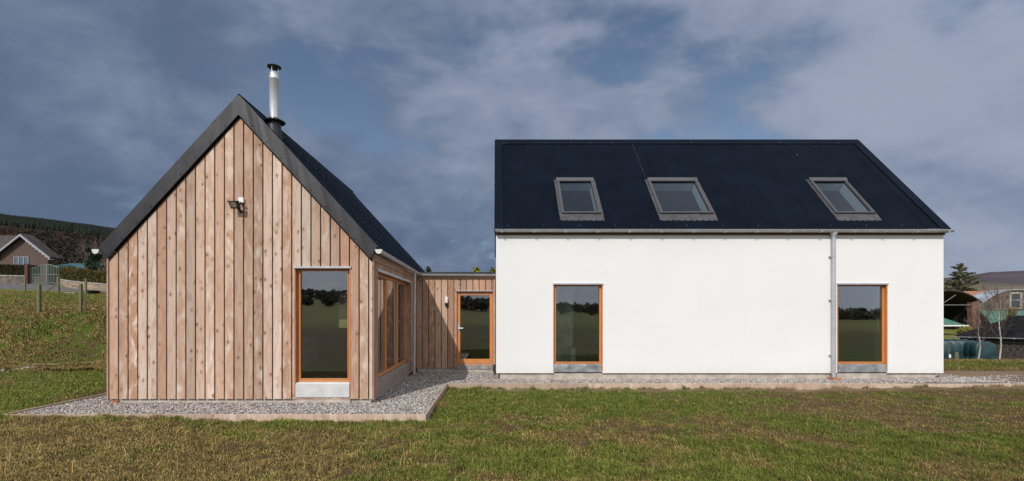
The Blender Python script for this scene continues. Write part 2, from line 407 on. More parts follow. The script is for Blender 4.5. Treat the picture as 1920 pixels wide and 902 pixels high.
# ------------------------------------------------------------------ grass
def blades(name, x, y, h, w, g, lean=.6, zoff=-.004, straw=.35, label='', cat='grass', seed=1, extra=None):
    rg = np.random.default_rng(seed); n = len(x)
    z = H(x, y) + zoff
    a = rg.uniform(0, 2 * math.pi, n); fa = rg.uniform(0, math.pi, n) * .35 + rg.choice([0, math.pi], n)
    ln = rg.uniform(.15, 1, n) * lean * h
    dx_, dy_ = np.cos(fa) * w / 2, np.sin(fa) * w / 2
    b0 = np.stack([x - dx_, y - dy_, z], 1); b1 = np.stack([x + dx_, y + dy_, z], 1)
    mid = np.stack([x + np.cos(a) * ln * .35, y + np.sin(a) * ln * .35, z + h * .6], 1)
    m0 = mid - np.stack([dx_, dy_, 0 * dx_], 1) * .8; m1 = mid + np.stack([dx_, dy_, 0 * dx_], 1) * .8
    tip = np.stack([x + np.cos(a) * ln, y + np.sin(a) * ln, z + h * (1 - .25 * lean)], 1)
    V = np.stack([b0, b1, m1, m0, tip], 1).reshape(-1, 3)
    k = rg.random(n); isg = k < (straw * .25 + g * (1 - straw * .35))
    t = rg.random(n)[:, None]
    cg = GREEN * (1 - t) + GREEN2 * t; cs = np.where((rg.random(n) < .45)[:, None], STRAW * (.55 + .6 * t), BROWN * (.7 + .8 * t))
    c = np.where(isg[:, None], cg, cs) * (.72 + .5 * rg.random((n, 1))) * (.55 + .9 * fbm(x * 5, y * 6, 123, 4))[:, None]
    if extra is not None: c = c * extra
    C = np.repeat(c[:, None, :], 5, 1); C[:, :2] *= .62  # blade feet coloured darker, painting in the shade between blades
    base = np.arange(n)[:, None] * 5
    Fq = np.concatenate([base + np.array([[0, 1, 2]]), base + np.array([[0, 2, 3]]), base + np.array([[3, 2, 4]])], 0)
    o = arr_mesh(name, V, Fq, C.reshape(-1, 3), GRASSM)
    return tag(o, label, cat, kind='stuff')
def in_gravel(x, y):
    return ((x > -8.16) & (x < -1.12) & (y > 7.86)) | ((x > -1.2) & (x < 12.2) & (y > 11.40) & (y < 22)) | ((x > 11) & (x < 14.2) & (y > 11.4) & (y < 12.5 ))
def sample(n, y0, y1, pad=1.2, pw=2.0, seed=2):
    rg = np.random.default_rng(seed)
    u = rg.random(n)                                   # density falls off with distance
    y = 1 / (1 / y0 + u * (1 / y1 - 1 / y0)) if pw == 2 else y0 + u * (y1 - y0)
    x = rg.uniform(-1.06 * y - pad, 1.12 * y + pad)
    return x, y
x, y = sample(560000, 4.4, 16.2, seed=5)
clump = fbm(x * 4.2, y * 4.2, 91, 3)
g = greenness(x, y)
keep = ~in_gravel(x, y) & (clump + .25 * g + .25 * np.random.default_rng(3).random(len(x)) > .47)
soilm = (sst(y, 10.9, 11.15) * (x > -1) * (.35 + .6 * sst(fbm(x * 1.2, y * 2, 8), .35, .6)))
keep &= ~((np.random.default_rng(4).random(len(x)) < soilm) & (y < 11.6))
keep &= ~((x > 11.6) & (y > 12.2) & (y < 13.8) & (np.random.default_rng(6).random(len(x)) < .8))
x, y, g, clump = x[keep], y[keep], g[keep], clump[keep]
rg = np.random.default_rng(8); n = len(x)
h = (.016 + .04 * rg.random(n) ** 1.5 + .045 * sst(clump, .5, .75) * rg.random(n)) * (.75 + .5 * g)
w = (.0045 + .0035 * rg.random(n)) * (.7 + y / 12)
blades('lawn_grass', x, y, h, w, g, .95, straw=.50, label='patchy green and straw coloured lawn grass in front of the two houses', seed=9)
# taller stalks and tussocks
rg = np.random.default_rng(12)
tx, ty = sample(1300, 4.6, 11.3, seed=13); ok = ~in_gravel(tx, ty); tx, ty = tx[ok], ty[ok]
tx = np.concatenate([tx, rg.uniform(-8.6, -1.0, 110), rg.uniform(-1.1, 15, 120), rg.normal(-1.08, .02, 30)]); ty = np.concatenate([ty, rg.normal(7.83, .025, 110), rg.normal(11.34, .025, 120), rg.uniform(7.9, 11.4, 30)])
X = []; Y = []; HH = []; GG = []
for a_, b_ in zip(tx, ty):
    m_ = rg.integers(6, 70); tall = rg.random() < .12; gg = greenness(np.array([a_]), np.array([b_]))[0]
    s_ = rg.uniform(.015, .075)
    X.append(a_ + rg.normal(0, s_, m_)); Y.append(b_ + rg.normal(0, s_, m_)); HH.append(rg.uniform(.045, .15 if tall else .085, m_)); GG.append(np.full(m_, gg))
X, Y, HH, GG = map(np.concatenate, (X, Y, HH, GG)); ok = ~(((X > -8.10) & (X < -1.14) & (Y > 7.895)) | ((X > -1.16) & (X < 12.2) & (Y > 11.40)))
blades('grass_tufts', X[ok], Y[ok], HH[ok], np.full(ok.sum(), .005), GG[ok], .7, straw=.3, label='longer green and straw grass tufts standing out of the lawn', seed=14)
sx, sy = sample(230, 4.7, 10.8, seed=15); ok = ~in_gravel(sx, sy)
sx = np.repeat(sx[ok], 3) + rg.normal(0, .02, ok.sum() * 3); sy = np.repeat(sy[ok], 3) + rg.normal(0, .02, ok.sum() * 3)
blades('straw_stalks', sx, sy, rg.uniform(.12, .26, len(sx)), np.full(len(sx), .0045), np.zeros(len(sx)) - 1, .9, straw=0, label='pale dry grass stalks poking out of the lawn', seed=16, extra=1.5)
# rough grass on the left bank and at the right end
rg = np.random.default_rng(17); n = 150000
y = rg.uniform(13.6, 40, n) ** 1.0; y = 13.6 + (y - 13.6) ** 1.6 / (26.4 ** .6); x = -y * rg.uniform(.72, 1.12, n)
tus = fbm(x * 2.2, y * 1.6, 55, 4)
g = sst(fbm(x * 1.1, y * 1.0, 61, 4) + .20 * sst(y, 23, 29) - .06 * (1 - sst(y, 16, 17)), .53, .76)
h = (.05 + .13 * rg.random(n) * sst(tus, .35, .7)) * (1 - .45 * sst(y, 22, 30)); keep = rg.random(n) < .25 + sst(tus, .35, .6)
x, y, h, g = x[keep], y[keep], h[keep], g[keep]
blades('rough_grass', x, y, h, .010 + .012 * (y / 20), g, .9, straw=.5, label='rough tussocky grass over the bank left of the timber house', seed=18, extra=.9)
rg = np.random.default_rng(19); n = 26000
y = rg.uniform(13.7, 17.5, n); x = y * rg.uniform(.72, 1.15, n); g = sst(y, 14.0, 14.5) * (1 - .8 * sst(y, 15.6, 16.1))
blades('verge_grass', x, y, .04 + .07 * rg.random(n), np.full(n, .012), g, .8, straw=.35, label='strip of green grass behind the right end of the white house', seed=20)

# ------------------------------------------------------------------ gravel
ICO = np.array([(0, -.526, .851), (0, .526, .851), (0, -.526, -.851), (0, .526, -.851), (-.526, .851, 0), (.526, .851, 0), (-.526, -.851, 0), (.526, -.851, 0), (.851, 0, -.526), (.851, 0, .526), (-.851, 0, -.526), (-.851, 0, .526)])
ICF = []
import itertools
for a_, b_, c_ in itertools.combinations(range(12), 3):
    if max(np.linalg.norm(ICO[a_] - ICO[b_]), np.linalg.norm(ICO[a_] - ICO[c_]), np.linalg.norm(ICO[c_] - ICO[b_])) < 1.1:
        nn = np.cross(ICO[b_] - ICO[a_], ICO[c_] - ICO[a_])
        ICF.append((a_, b_, c_) if nn @ ICO[a_] > 0 else (a_, c_, b_))
ICF = np.array(ICF)
def stones(name, x, y, z, s, label, seed=1, pal=None, cat='gravel'):
    rg = np.random.default_rng(seed); n = len(x)
    sc3 = s[:, None] * rg.uniform(.6, 1.3, (n, 3)); sc3[:, 2] *= .75
    v = ICO[None] * sc3[:, None] * rg.uniform(.8, 1.2, (n, 12, 1))
    a = rg.uniform(0, 6.28, n); b = rg.uniform(-.6, .6, n)
    ca, sa, cb, sb = np.cos(a)[:, None], np.sin(a)[:, None], np.cos(b)[:, None], np.sin(b)[:, None]
    X, Y, Z = v[..., 0], v[..., 1], v[..., 2]
    Y, Z = Y * cb - Z * sb, Y * sb + Z * cb
    X, Y = X * ca - Y * sa, X * sa + Y * ca
    V = np.stack([X + x[:, None], Y + y[:, None], Z + z[:, None]], -1).reshape(-1, 3)
    pal = np.array(pal or [(.34, .31, .29), (.24, .23, .23), (.43, .40, .37), (.30, .25, .22), (.16, .155, .16), (.55, .52, .49), (.37, .30, .26)])
    c = pal[rg.integers(0, len(pal), n)] * rg.uniform(.75, 1.2, (n, 1))
    C = np.repeat(c[:, None], 12, 1).reshape(-1, 3)
    Fc = (np.arange(n)[:, None, None] * 12 + ICF[None]).reshape(-1, 3)
    return tag(arr_mesh(name, V, Fc, C, STONEM), label, cat, kind='stuff')
rg = np.random.default_rng(30)
def rect(n, x0, x1, y0, y1): return rg.uniform(x0, x1, n), rg.uniform(y0, y1, n)
parts = [rect(int((x1 - x0) * (y1 - y0) * dn), x0, x1, y0, y1) for (x0, x1, y0, y1, dn) in
         ((-8.04, -1.2, 7.97, 9.22, 1500), (-8.04, -7.2, 9.2, 10.4, 1100), (-2.42, -1.2, 9.2, 11.5, 1400), (-2.42, 0.1, 11.5, 14.0, 1200), (0.1, 12.0, 11.5, 12.42, 1400), (11.3, 14.3, 11.55, 12.9, 900))]
x = np.concatenate([p[0] for p in parts]); y = np.concatenate([p[1] for p in parts])
GRZ = lambda x, y: -.012 + .02 * (fbm(x * 1.3, y * 1.3, 71, 3) - .5) + .045 * sst(x, 8, 11)
ok = ~((x > 12.1) & (rg.random(len(x)) < sst(x, 12.0, 14.3))); x, y = x[ok], y[ok]
zz = GRZ(x, y) + rg.uniform(-.006, .008, len(x)); zz = np.where(x > 12.1, H(x, y) + .01, zz)
stones('gravel_stones', x, y, zz, rg.uniform(.010, .021, len(x)), 'loose grey and pinkish gravel stones round the foot of both houses', 31)
def sheet(name, x0, x1, y0, y1, fz, col, mat, step=.12):
    a = np.linspace(x0, x1, max(2, int((x1 - x0) / step))); b = np.linspace(y0, y1, max(2, int((y1 - y0) / step)))
    A, B = np.meshgrid(a, b); A = A.ravel(); B = B.ravel(); nx = len(a)
    ii = (np.arange(len(b) - 1)[:, None] * nx + np.arange(nx - 1)[None]).ravel()
    return A, B, np.stack([A, B, fz(A, B)], 1), np.stack([ii, ii + 1, ii + nx + 1, ii + nx], 1)
vs = []; fs = []; nb = 0
for (x0, x1, y0, y1) in ((-8.06, -1.18, 7.95, 11.47), (-2.6, -1.18, 11.47, 14.0), (-8.06, -7.1, 11.47, 17), (-1.18, 12.05, 11.47, 14.0)):
    A, B, v, f = sheet('g', x0, x1, y0, y1, lambda a, b: GRZ(a, b) - .008, None, None); vs.append(v); fs.append(f + nb); nb += len(v)
v = np.concatenate(vs); f = np.concatenate(fs)
tag(arr_mesh('gravel_bed', v, f, np.tile(np.array([.17, .155, .145]), (len(v), 1)), STONEM), kind='structure')
# rubble track on the left
n = 1500; t = rg.random(n); px_ = -22.5 + t * 11; xt = -14.5 + 1.5 * t + rg.normal(0, .16, n); yt = 12.6 + 3.9 * t + rg.normal(0, .2, n)
ok = rg.random(n) < .25 + sst(fbm(t * 9, t * 0, 5, 2), .35, .6); xt, yt = xt[ok], yt[ok]
stones('track_rubble', xt, yt, H(xt, yt) + .01, rg.uniform(.018, .055, len(xt)), 'line of pale rubble stones at the foot of the grassy bank', 33,
       [(.40, .34, .29), (.30, .26, .23), (.48, .43, .38), (.22, .19, .17)])
n = 90; x, y = sample(n, 5, 11, seed=36); ok = ~in_gravel(x, y)

# ------------------------------------------------------------------ timber edging
def board(name, x0, x1, y0, y1, z0, z1, label):
    c = ((x0 + x1) / 2, (y0 + y1) / 2, z0); t_ = MB()
    L = max(x1 - x0, y1 - y0); k = max(1, int(round(L / 3.6)))
    for i in range(k):
        if x1 - x0 > y1 - y0: t_.box(x0 + (x1 - x0) * i / k + .004, x0 + (x1 - x0) * (i + 1) / k - .004, y0, y1, z0, z1 + random.uniform(-.004, .004))
        else: t_.box(x0, x1, y0 + (y1 - y0) * i / k + .004, y0 + (y1 - y0) * (i + 1) / k - .004, z0, z1 + random.uniform(-.004, .004))
    o = t_.build(name, EDGE, None, bevel=.004)
    return tag(o, label, 'edging board', 'timber edging round the gravel')
board('timber_edging', -8.10, -1.14, 7.90, 7.945, -.16, .022, 'long pale timber board edging the gravel in front of the timber gable')
board('timber_edging', -8.115, -8.07, 7.948, 16.0, -.16, .018, 'dark sided timber board edging the gravel left of the timber gable, running back')
board('timber_edging', -1.178, -1.138, 7.948, 11.40, -.16, .020, 'timber board running back along the gravel between the lawn and the glazed side')
board('timber_edging', -1.178, 15.5, 11.405, 11.45, -.2, .020, 'long timber board edging the gravel strip along the white house')

# ------------------------------------------------------------------ cladding generator
def clad(mb, u0, u1, pitch, gap, zb, ztop, openings, P, thick, apex=None, phase=0.0):
    """boards along u; P(u, z, d) -> world point, d = distance outwards"""
    k = 0; u = u0 + phase
    edges = [u0] if phase else []
    while u < u1 - .02: edges.append(u); u += pitch
    edges.append(u1)
    for a, b in zip(edges[:-1], edges[1:]):
        a2, b2 = a + gap / 2, b - gap / 2
        if b2 - a2 < .02: continue
        cuts = sorted({a2, b2} | {c for o in openings for c in (o[0], o[1]) if a2 < c < b2})
        out_ = random.uniform(-.0015, .0015)
        for c0, c1 in zip(cuts[:-1], cuts[1:]):
            if c1 - c0 < .008: continue
            mid = (c0 + c1) / 2; spans = [(zb, None)]
            for o in openings:
                if o[0] <= mid <= o[1]:
                    spans = ([(zb, o[2])] if o[2] > zb + .01 else []) + [(o[3], None)]
            for s0, s1 in spans:
                if s1 is None:
                    pts = [(c0, s0), (c1, s0), (c1, ztop(c1))]
                    if apex is not None and c0 < apex < c1: pts.append((apex, ztop(apex)))
                    pts.append((c0, ztop(c0)))
                else: pts = [(c0, s0), (c1, s0), (c1, s1), (c0, s1)]
                A = [Vector(P(u_, z_, out_ + thick)) for u_, z_ in pts]; B = [Vector(P(u_, z_, 0)) for u_, z_ in pts]
                n = len(A)
                mb.add(A + B, [tuple(range(n)), tuple(range(n, 2 * n))[::-1]] + [(i, n + i, n + (i + 1) % n, (i + 1) % n) for i in range(n)])
def corr_roof(mb, P, u0, u1, t0, t1, holes, pitch=.076, amp=.0125, seg=6, sheetw=.91):
    """corrugated sheet: P(u, t, h) world point; t up the slope, h above roof plane"""
    us = []; u = u0
    du = pitch / seg
    N = int((u1 - u0) / du); us = [u0 + (u1 - u0) * i / N for i in range(N + 1)]
    ts = sorted({t0, t1, *[h_ for o in holes for h_ in (o[2], o[3])], *[t0 + (t1 - t0) * i / 4 for i in range(1, 4)]})
    hgt = lambda u: amp * math.cos(2 * math.pi * (u - u0) / pitch) + .006 * (1 - ((u - u0) / sheetw) % 1)
    b = len(mb.v); nt = len(ts)
    for u in us:
        for t in ts: mb.v.append(tuple(P(u, t, hgt(u))))
    for i in range(len(us) - 1):
        um = (us[i] + us[i + 1]) / 2
        for j in range(nt - 1):
            tm = (ts[j] + ts[j + 1]) / 2
            if any(o[0] < um < o[1] and o[2] < tm < o[3] for o in holes): continue
            mb.f.append((b + i * nt + j, b + (i + 1) * nt + j, b + (i + 1) * nt + j + 1, b + i * nt + j + 1)); mb.mi.append(mb.cur)
def gutter(mb, a, b, r=.055, n=8):
    """half-round gutter from a to b (open upwards)"""
    a, b = Vector(a), Vector(b); d = (b - a).normalized(); s = Vector((d.y, -d.x, 0)); vs = []
    for p in (a, b):
        for rr in (r, r - .006):
            for i in range(n + 1):
                t = math.pi * i / n; vs.append(p + s * (rr * math.cos(t)) - Vector((0, 0, rr * math.sin(t))))
    m = n + 1; fs = []
    for i in range(n):
        fs.append((i, i + 1, 2 * m + i + 1, 2 * m + i)); fs.append((m + i + 1, m + i, 3 * m + i, 3 * m + i + 1))
        fs.append((i, m + i, m + i + 1, i + 1)); fs.append((2 * m + i, 2 * m + i + 1, 3 * m + i + 1, 3 * m + i))
    fs += [(0, 2 * m, 3 * m, m), (n, m + n, 3 * m + n, 2 * m + n)]
    mb.add(vs, fs)
    # rolled front lip
    for sgn in (1, -1): mb.tube(a + s * r * sgn, b + s * r * sgn, .008, n=6)
def frame_xz(mb, x0, x1, z0, z1, y0, y1, w, wb=None, wt=None):
    wb = w if wb is None else wb; wt = w if wt is None else wt
    mb.box(x0, x0 + w, y0, y1, z0, z1); mb.box(x1 - w, x1, y0, y1, z0, z1)
    mb.box(x0 + w, x1 - w, y0, y1, z0, z0 + wb); mb.box(x0 + w, x1 - w, y0, y1, z1 - wt, z1)

# ================================================================== TIMBER HOUSE
XC = -4.80; YB = 16.1; SL = 1.09
wh = thing('timber_house', (XC, YG, 0), 'timber clad gabled house with tall window and black corrugated roof', 'house')
GW = (-3.77, -2.735, .10, 2.54)                 # gable window opening
m = MB(); zt = lambda u: 5.33 - SL * abs(u - XC)
clad(m, XL + .03, XR - .0, .1805, .025, .07, zt, [GW], lambda u, z, d_: (u, YG + .022 - d_, z), .022, apex=XC)
SO = (9.45, 13.06, .06, 2.50)                   # side opening (y0, y1, z0, z1)
m.build('front_cladding', LARCH, wh)
m = MB()
clad(m, 9.10, YL + .4, .17, .018, .07, lambda u: 2.74, [(SO[0] - .02, SO[1] + .02, .0, SO[3])], lambda u, z, d_: (XR - .022 + d_, u, z), .022)
m.box(XR - .004, XR + .012, YG + .0, YG + .085, .05, 2.80)     # corner board
m.build('side_cladding', LARCH2, wh)
m = MB(); clad(m, 9.10, YB, .18, .014, .07, lambda u: 2.74, [], lambda u, z, d_: (XL + .022 - d_, u, z), .022)
m.box(XL - .012, XL + .018, YG + .0, YG + .05, .05, 2.80)
m.build('side_cladding', LARCH, wh)
# core walls
m = MB()
def wall_front(m, y0, y1, apexz, eavez, op, x0, x1, xc, zb):
    hz = lambda x: eavez + (apexz - eavez) * (1 - abs(x - xc) / ((x1 - x0) / 2))
    cs = sorted({x0, xc, x1, op[0], op[1]})
    for a, b in zip(cs[:-1], cs[1:]):
        mid = (a + b) / 2
        rng = [(op[3], None)] + ([(zb, op[2])] if op[2] > zb else []) if op[0] < mid < op[1] else [(zb, None)]
        for s0, s1 in rng:
            pts = [(a, y0, s0), (b, y0, s0), (b, y0, hz(b) if s1 is None else s1), (a, y0, hz(a) if s1 is None else s1)]
            m.prism(pts, (0, y1 - y0, 0))
wall_front(m, YG + .03, YG + .30, 5.42, 2.72, (GW[0] - .02, GW[1] + .02, .10, GW[3] + .02), XL + .025, XR - .025, XC, .10)
m.box(XR - .30, XR - .024, YG + .301, SO[0] - .03, .06, 2.70); m.box(XR - .30, XR - .024, SO[1] + .03, YB, -.02, 2.70)
m.box(XR - .30, XR - .024, SO[0] - .03, SO[1] + .03, SO[3] + .04, 2.70)
m.box(XL + .024, XL + .30, YG + .301, YB, -.02, 2.70)
RW = (-5.22, -4.86, 1.2, 2.32)                  # narrow rear window opening
wall_front(m, YB - .25, YB - .001, 5.42, 2.72, RW, XL + .31, XR - .31, XC, -.02)
m.build('wall', BACK, wh)
# room lining, floor
m = MB()
m.box(XL + .31, XL + .33, YG + .31, YB - .27, .13, 2.9); m.box(XR - .33, XR - .31, SO[1] + .1, YB - .27, .13, 2.9)
for s_ in (-1, 1):
    xe = XC + s_ * 2.2; ze = 2.78
    m.prism([(XC, YG + .31, 5.18), (xe, YG + .31, ze), (xe, YG + .31, ze + .03), (XC, YG + .31, 5.21)], (0, YB - YG - .6, 0))
m.build('room_lining', INWALL, wh)
m = MB(); m.box(XL + .30, XR - .12, YG + .28, YB - .26, .06, .12); m.build('floor', INFLOOR, wh)
m = MB(); m.box(-6.9, -5.6, 12.4, 15.2, .13, .95); m.box(-4.55, -4.05, 14.9, 15.5, .13, 2.1)
m.build('kitchen_unit', INWALL, wh)
# plinth
m = MB(); m.box(XL + .06, XR - .05, YG + .045, YG + .25, -.13, .095)
m.box(XR - .25, XR - .04, YG + .26, YB, -.13, .055); m.box(XL + .05, XL + .25, YG + .26, YB, -.13, .1)
m.box(GW[0] + .0, GW[1] - .0, YG + .012, YG + .044, -.13, .098)
m.build('plinth', PLINTH, wh)
# roof slopes
def PR(u, t, h_): return (XC + t * math.cos(ANG) + h_ * math.sin(ANG), u, 5.70 - t * math.sin(ANG) + h_ * math.cos(ANG))
def PLf(u, t, h_): return (XC - t * math.cos(ANG) - h_ * math.sin(ANG), u, 5.70 - t * math.sin(ANG) + h_ * math.cos(ANG))
ANG = math.atan(SL); TL = 2.57 / math.cos(ANG)
m = MB(); corr_roof(m, PR, YG - .03, YB + .1, .0, TL, [])
corr_roof(m, PLf, YG - .03, YB + .1, .0, TL, [])
for P_ in (PR, PLf):
    m.add([P_(YG - .03, 0, -.03), P_(YB + .1, 0, -.03), P_(YB + .1, TL, -.03), P_(YG - .03, TL, -.03)], [(0, 1, 2, 3)])
m.cur = 1
for i in range(16):
    for j in range(15):
        c = Vector(PR(YG + .18 + i * .456, .22 + j * .255, .016)); m.lathe(c, [(.0065, 0), (.005, .006)], 6)
roof = m.build('roof', [ROOFM, SCREWD], wh)
m = MB()
for P_ in (PR, PLf): m.add([P_(YG - .05, -.0, .034), P_(YB + .1, -.0, .034), P_(YB + .1, .17, .020), P_(YG - .05, .17, .020), P_(YG - .05, -.0, .028), P_(YB + .1, -.0, .028), P_(YB + .1, .17, .012), P_(YG - .05, .17, .012)], [(0, 1, 2, 3), (7, 6, 5, 4), (2, 3, 7, 6)])
m.tube((XC, YG - .05, 5.745), (XC, YB + .1, 5.745), .026, n=10)
m.build('ridge_cap', ROOFM, roof)
# verge flashing: front fascia face
def vz(x, off): return 5.745 - off - SL * abs(x - XC)
for s_ in (-1, 1):
    m = MB(); xe = XC + s_ * 2.585
    nseg = 22
    pts_t = [(XC + (xe - XC) * i / nseg) for i in range(nseg + 1)]
    V = []; 
    for i, xx in enumerate(pts_t):
        rip = .004 * math.sin(i * 2.1) + .003 * math.sin(i * 5.3)
        xb = xx if i < nseg else xx - s_ * .17 * 0
        V += [(xx, YG - .065 + rip, vz(xx, 0)), (xx, YG - .060 - rip, vz(xx, .365)), (xx, YG - .030, vz(xx, 0)), (xx, YG - .030, vz(xx, .365))]
    # foot of the flashing cut level with the wall corner
    F_ = []
    for i in range(nseg):
        b_ = i * 4; F_ += [(b_, b_ + 1, b_ + 5, b_ + 4), (b_ + 2, b_ + 6, b_ + 7, b_ + 3), (b_, b_ + 4, b_ + 6, b_ + 2), (b_ + 1, b_ + 3, b_ + 7, b_ + 5)]
    F_ += [(0, 2, 3, 1), (4 * nseg, 4 * nseg + 1, 4 * nseg + 3, 4 * nseg + 2)]
    # shear the foot: move the lower end points inwards along the slope
    k = 4 * nseg; V[k + 1] = (xe - s_ * .135, V[k + 1][1], vz(xe - s_ * .135, .365) + .0); V[k + 3] = (xe - s_ * .135, V[k + 3][1], vz(xe - s_ * .135, .365))
    m.add(V, F_)
    P_ = PR if s_ > 0 else PLf
    m.add([P_(YG - .064, 0, .040), P_(YG + .11, 0, .030), P_(YG + .11, TL, .024), P_(YG - .064, TL, .034), P_(YG - .064, 0, .030), P_(YG + .11, 0, .020), P_(YG + .11, TL, .014), P_(YG - .064, TL, .024)], [(0, 1, 2, 3), (7, 6, 5, 4), (1, 2, 6, 5), (2, 3, 7, 6), (3, 0, 4, 7)])
    m.cur = 1
    for i in range(9):
        xx = XC + s_ * (.25 + i * .275); m.tube((xx, YG - .078, vz(xx, .30)), (xx, YG - .062, vz(xx, .30)), .009, n=7)
    m.build('verge_flashing', [FLASH, BLKM], roof)
m = MB(); m.box(XR + .002, XR + .02, YG + .02, YL + .3, 2.66, 2.80); m.build('eaves_board', LARCH2, wh)
m = MB(); gutter(m, (XR + .135, YG - .10, 2.845), (XR + .135, YL - .02, 2.80)); 
for i in range(7): m.tube((XR + .022, YG + .25 + i * .72, 2.80), (XR + .135, YG + .25 + i * .72, 2.775), .008, n=5)
gt1 = m.build('gutter', GALV, wh, True)
m = MB(); m.prism([(XR + .135 + .063 * math.cos(a), YG - .112, 2.845 + .068 * math.sin(a)) for a in np.linspace(math.pi, 2 * math.pi, 10)] + [(XR + .205, YG - .112, 2.862), (XR + .065, YG - .112, 2.862)], (0, .011, 0)); m.build('end_cap', PALEM, gt1)
m = MB(); gutter(m, (XL - .135, YG - .10, 2.845), (XL - .135, YB, 2.80)); gt1 = m.build('gutter', GALV, wh, True)
m = MB(); m.prism([(XL - .135 + .063 * math.cos(a), YG - .112, 2.845 + .068 * math.sin(a)) for a in np.linspace(math.pi, 2 * math.pi, 10)] + [(XL - .065, YG - .112, 2.862), (XL - .205, YG - .112, 2.862)], (0, .011, 0)); m.build('end_cap', PALEM, gt1)
m = MB(); m.tube((XR + .13, 12.98, 2.76), (XR + .115, 12.98, .03), .036, n=14)
for z_ in (.45, 1.45, 2.45): m.box(XR - .0, XR + .10, 12.965, 12.995, z_, z_ + .025)
m.build('downpipe', GALV, wh, True)
m = MB(); m.box(XR + .03, XR + .22, 12.88, 13.08, -.03, .025); m.build('drain', TERRAC, wh, bevel=.01)
m = MB(); m.box(XL + .06, XL + .20, YG - .01, YG + .05, -.02, .03); m.build('vent_brick', TERRAC, wh)
# gable window
def tall_window(house, x0, x1, z0, z1, yf, rec, fw=.055, split=None, lab=None, panel=PALEM, panel_h=.27, proud=.012, reveal=REDW, sill_in=0.0, tint=GLASS):
    fz = z0 + panel_h
    m = MB(); frame_xz(m, x0 + .012, x1 - .012, fz + .012, z1 - .004, yf + rec, yf + rec + .07, fw, fw, fw * .7)
    frame_xz(m, x0 + .012 + fw - .012, x1 - .012 - fw + .012, fz + .012 + fw - .014, z1 - .004 - fw * .7 + .012, yf + rec - .010, yf + rec - .0005, .018)
    w = m.build('window', FRAMEW, house, bevel=.003)
    if lab: w['label'] = lab
    m = MB(); m.box(x0 + fw, x1 - fw, yf + rec + .022, yf + rec + .036, fz + fw - .01, z1 - fw * .6); m.build('glass', tint, w)
    m = MB()   # reveal linings
    m.box(x0 - .012, x0 + .011, yf - .002, yf + rec + .09, z0 + .02, z1); m.box(x1 - .011, x1 + .012, yf - .002, yf + rec + .09, z0 + .02, z1)
    m.box(x0 + .0112, x1 - .0112, yf + .004, yf + rec + .09, z1 - .0035, z1 + .014)
    m.build('reveal', reveal, w)
    m = MB(); m.prism([(x0 - .02, yf - .03, z1 + .015), (x0 - .02, yf - .03, z1 + .028), (x0 - .02, yf + .06, z1 + .034), (x0 - .02, yf + .06, z1 + .016)], (x1 - x0 + .04, 0, 0)); m.box(x0 - .02, x1 + .02, yf - .031, yf - .026, z1 - .008, z1 + .028)
    m.build('drip_flashing', GALV, w)
    m = MB(); m.prism([(x0 + .014, yf - proud, fz - .012), (x0 + .014, yf - proud, z0), (x0 + .014, yf + .03, z0), (x0 + .014, yf + rec + .06, fz + .008), (x0 + .014, yf + rec - .02, fz + .008)], (x1 - x0 - .028, 0, 0))
    m.build('sill_panel', panel, w, bevel=.004)
    return w
tall_window(wh, GW[0], GW[1], GW[2], GW[3] - .014, YG, .085)
# glazed side
m = MB(); xg = XR - .12
def frame_yz(m, y0, y1, z0, z1, x0, x1, w):
    m.box(x0, x1, y0, y0 + w, z0, z1); m.box(x0, x1, y1 - w, y1, z0, z1); m.box(x0, x1, y0 + w, y1 - w, z0, z0 + w); m.box(x0, x1, y0 + w, y1 - w, z1 - w, z1)
y_ = SO[0]
for i in range(3): frame_yz(m, y_ + i * 1.205, y_ + (i + 1) * 1.205 - .004, .36, SO[3] - .01, xg - .06, xg + .012, .055)
ws = m.build('window', FRAMEW, wh, bevel=.003); ws['label'] = 'three panel glazed side window in orange stained frames'
for i in range(3):
    m = MB(); m.box(xg - .03, xg - .015, y_ + i * 1.205 + .05, y_ + (i + 1) * 1.205 - .054, .41, SO[3] - .06); m.build('glass', GLASS, ws)
m = MB(); m.box(xg - .06, XR + .006, SO[0] - .055, SO[0] - .005, .05, SO[3] + .02); m.box(xg - .06, XR + .006, SO[1] + .005, SO[1] + .055, .05, SO[3] + .02); m.box(xg - .06, XR + .006, SO[0] - .004, SO[1] + .004, SO[3] + .0, SO[3] + .035)
m.build('reveal', LARCH2, ws)
m = MB(); m.box(XR + .0062, XR + .022, SO[0] - .05, SO[1] + .05, SO[3] - .005, SO[3] + .045); m.build('drip_flashing', PALEM, ws)
m = MB(); m.prism([(XR - .01, SO[0], .07), (XR + .002, SO[0], .07), (XR + .002, SO[0], .33), (xg - .05, SO[0], .352), (xg - .05, SO[0], .07)], (0, SO[1] - SO[0], 0)); m.build('sill_panel', SIDEP, ws)
m = MB(); m.tube((xg - .20, 12.15, .13), (xg - .20, 12.15, 2.7), .045, n=14); m.build('steel_post', WHITEP, wh, True)
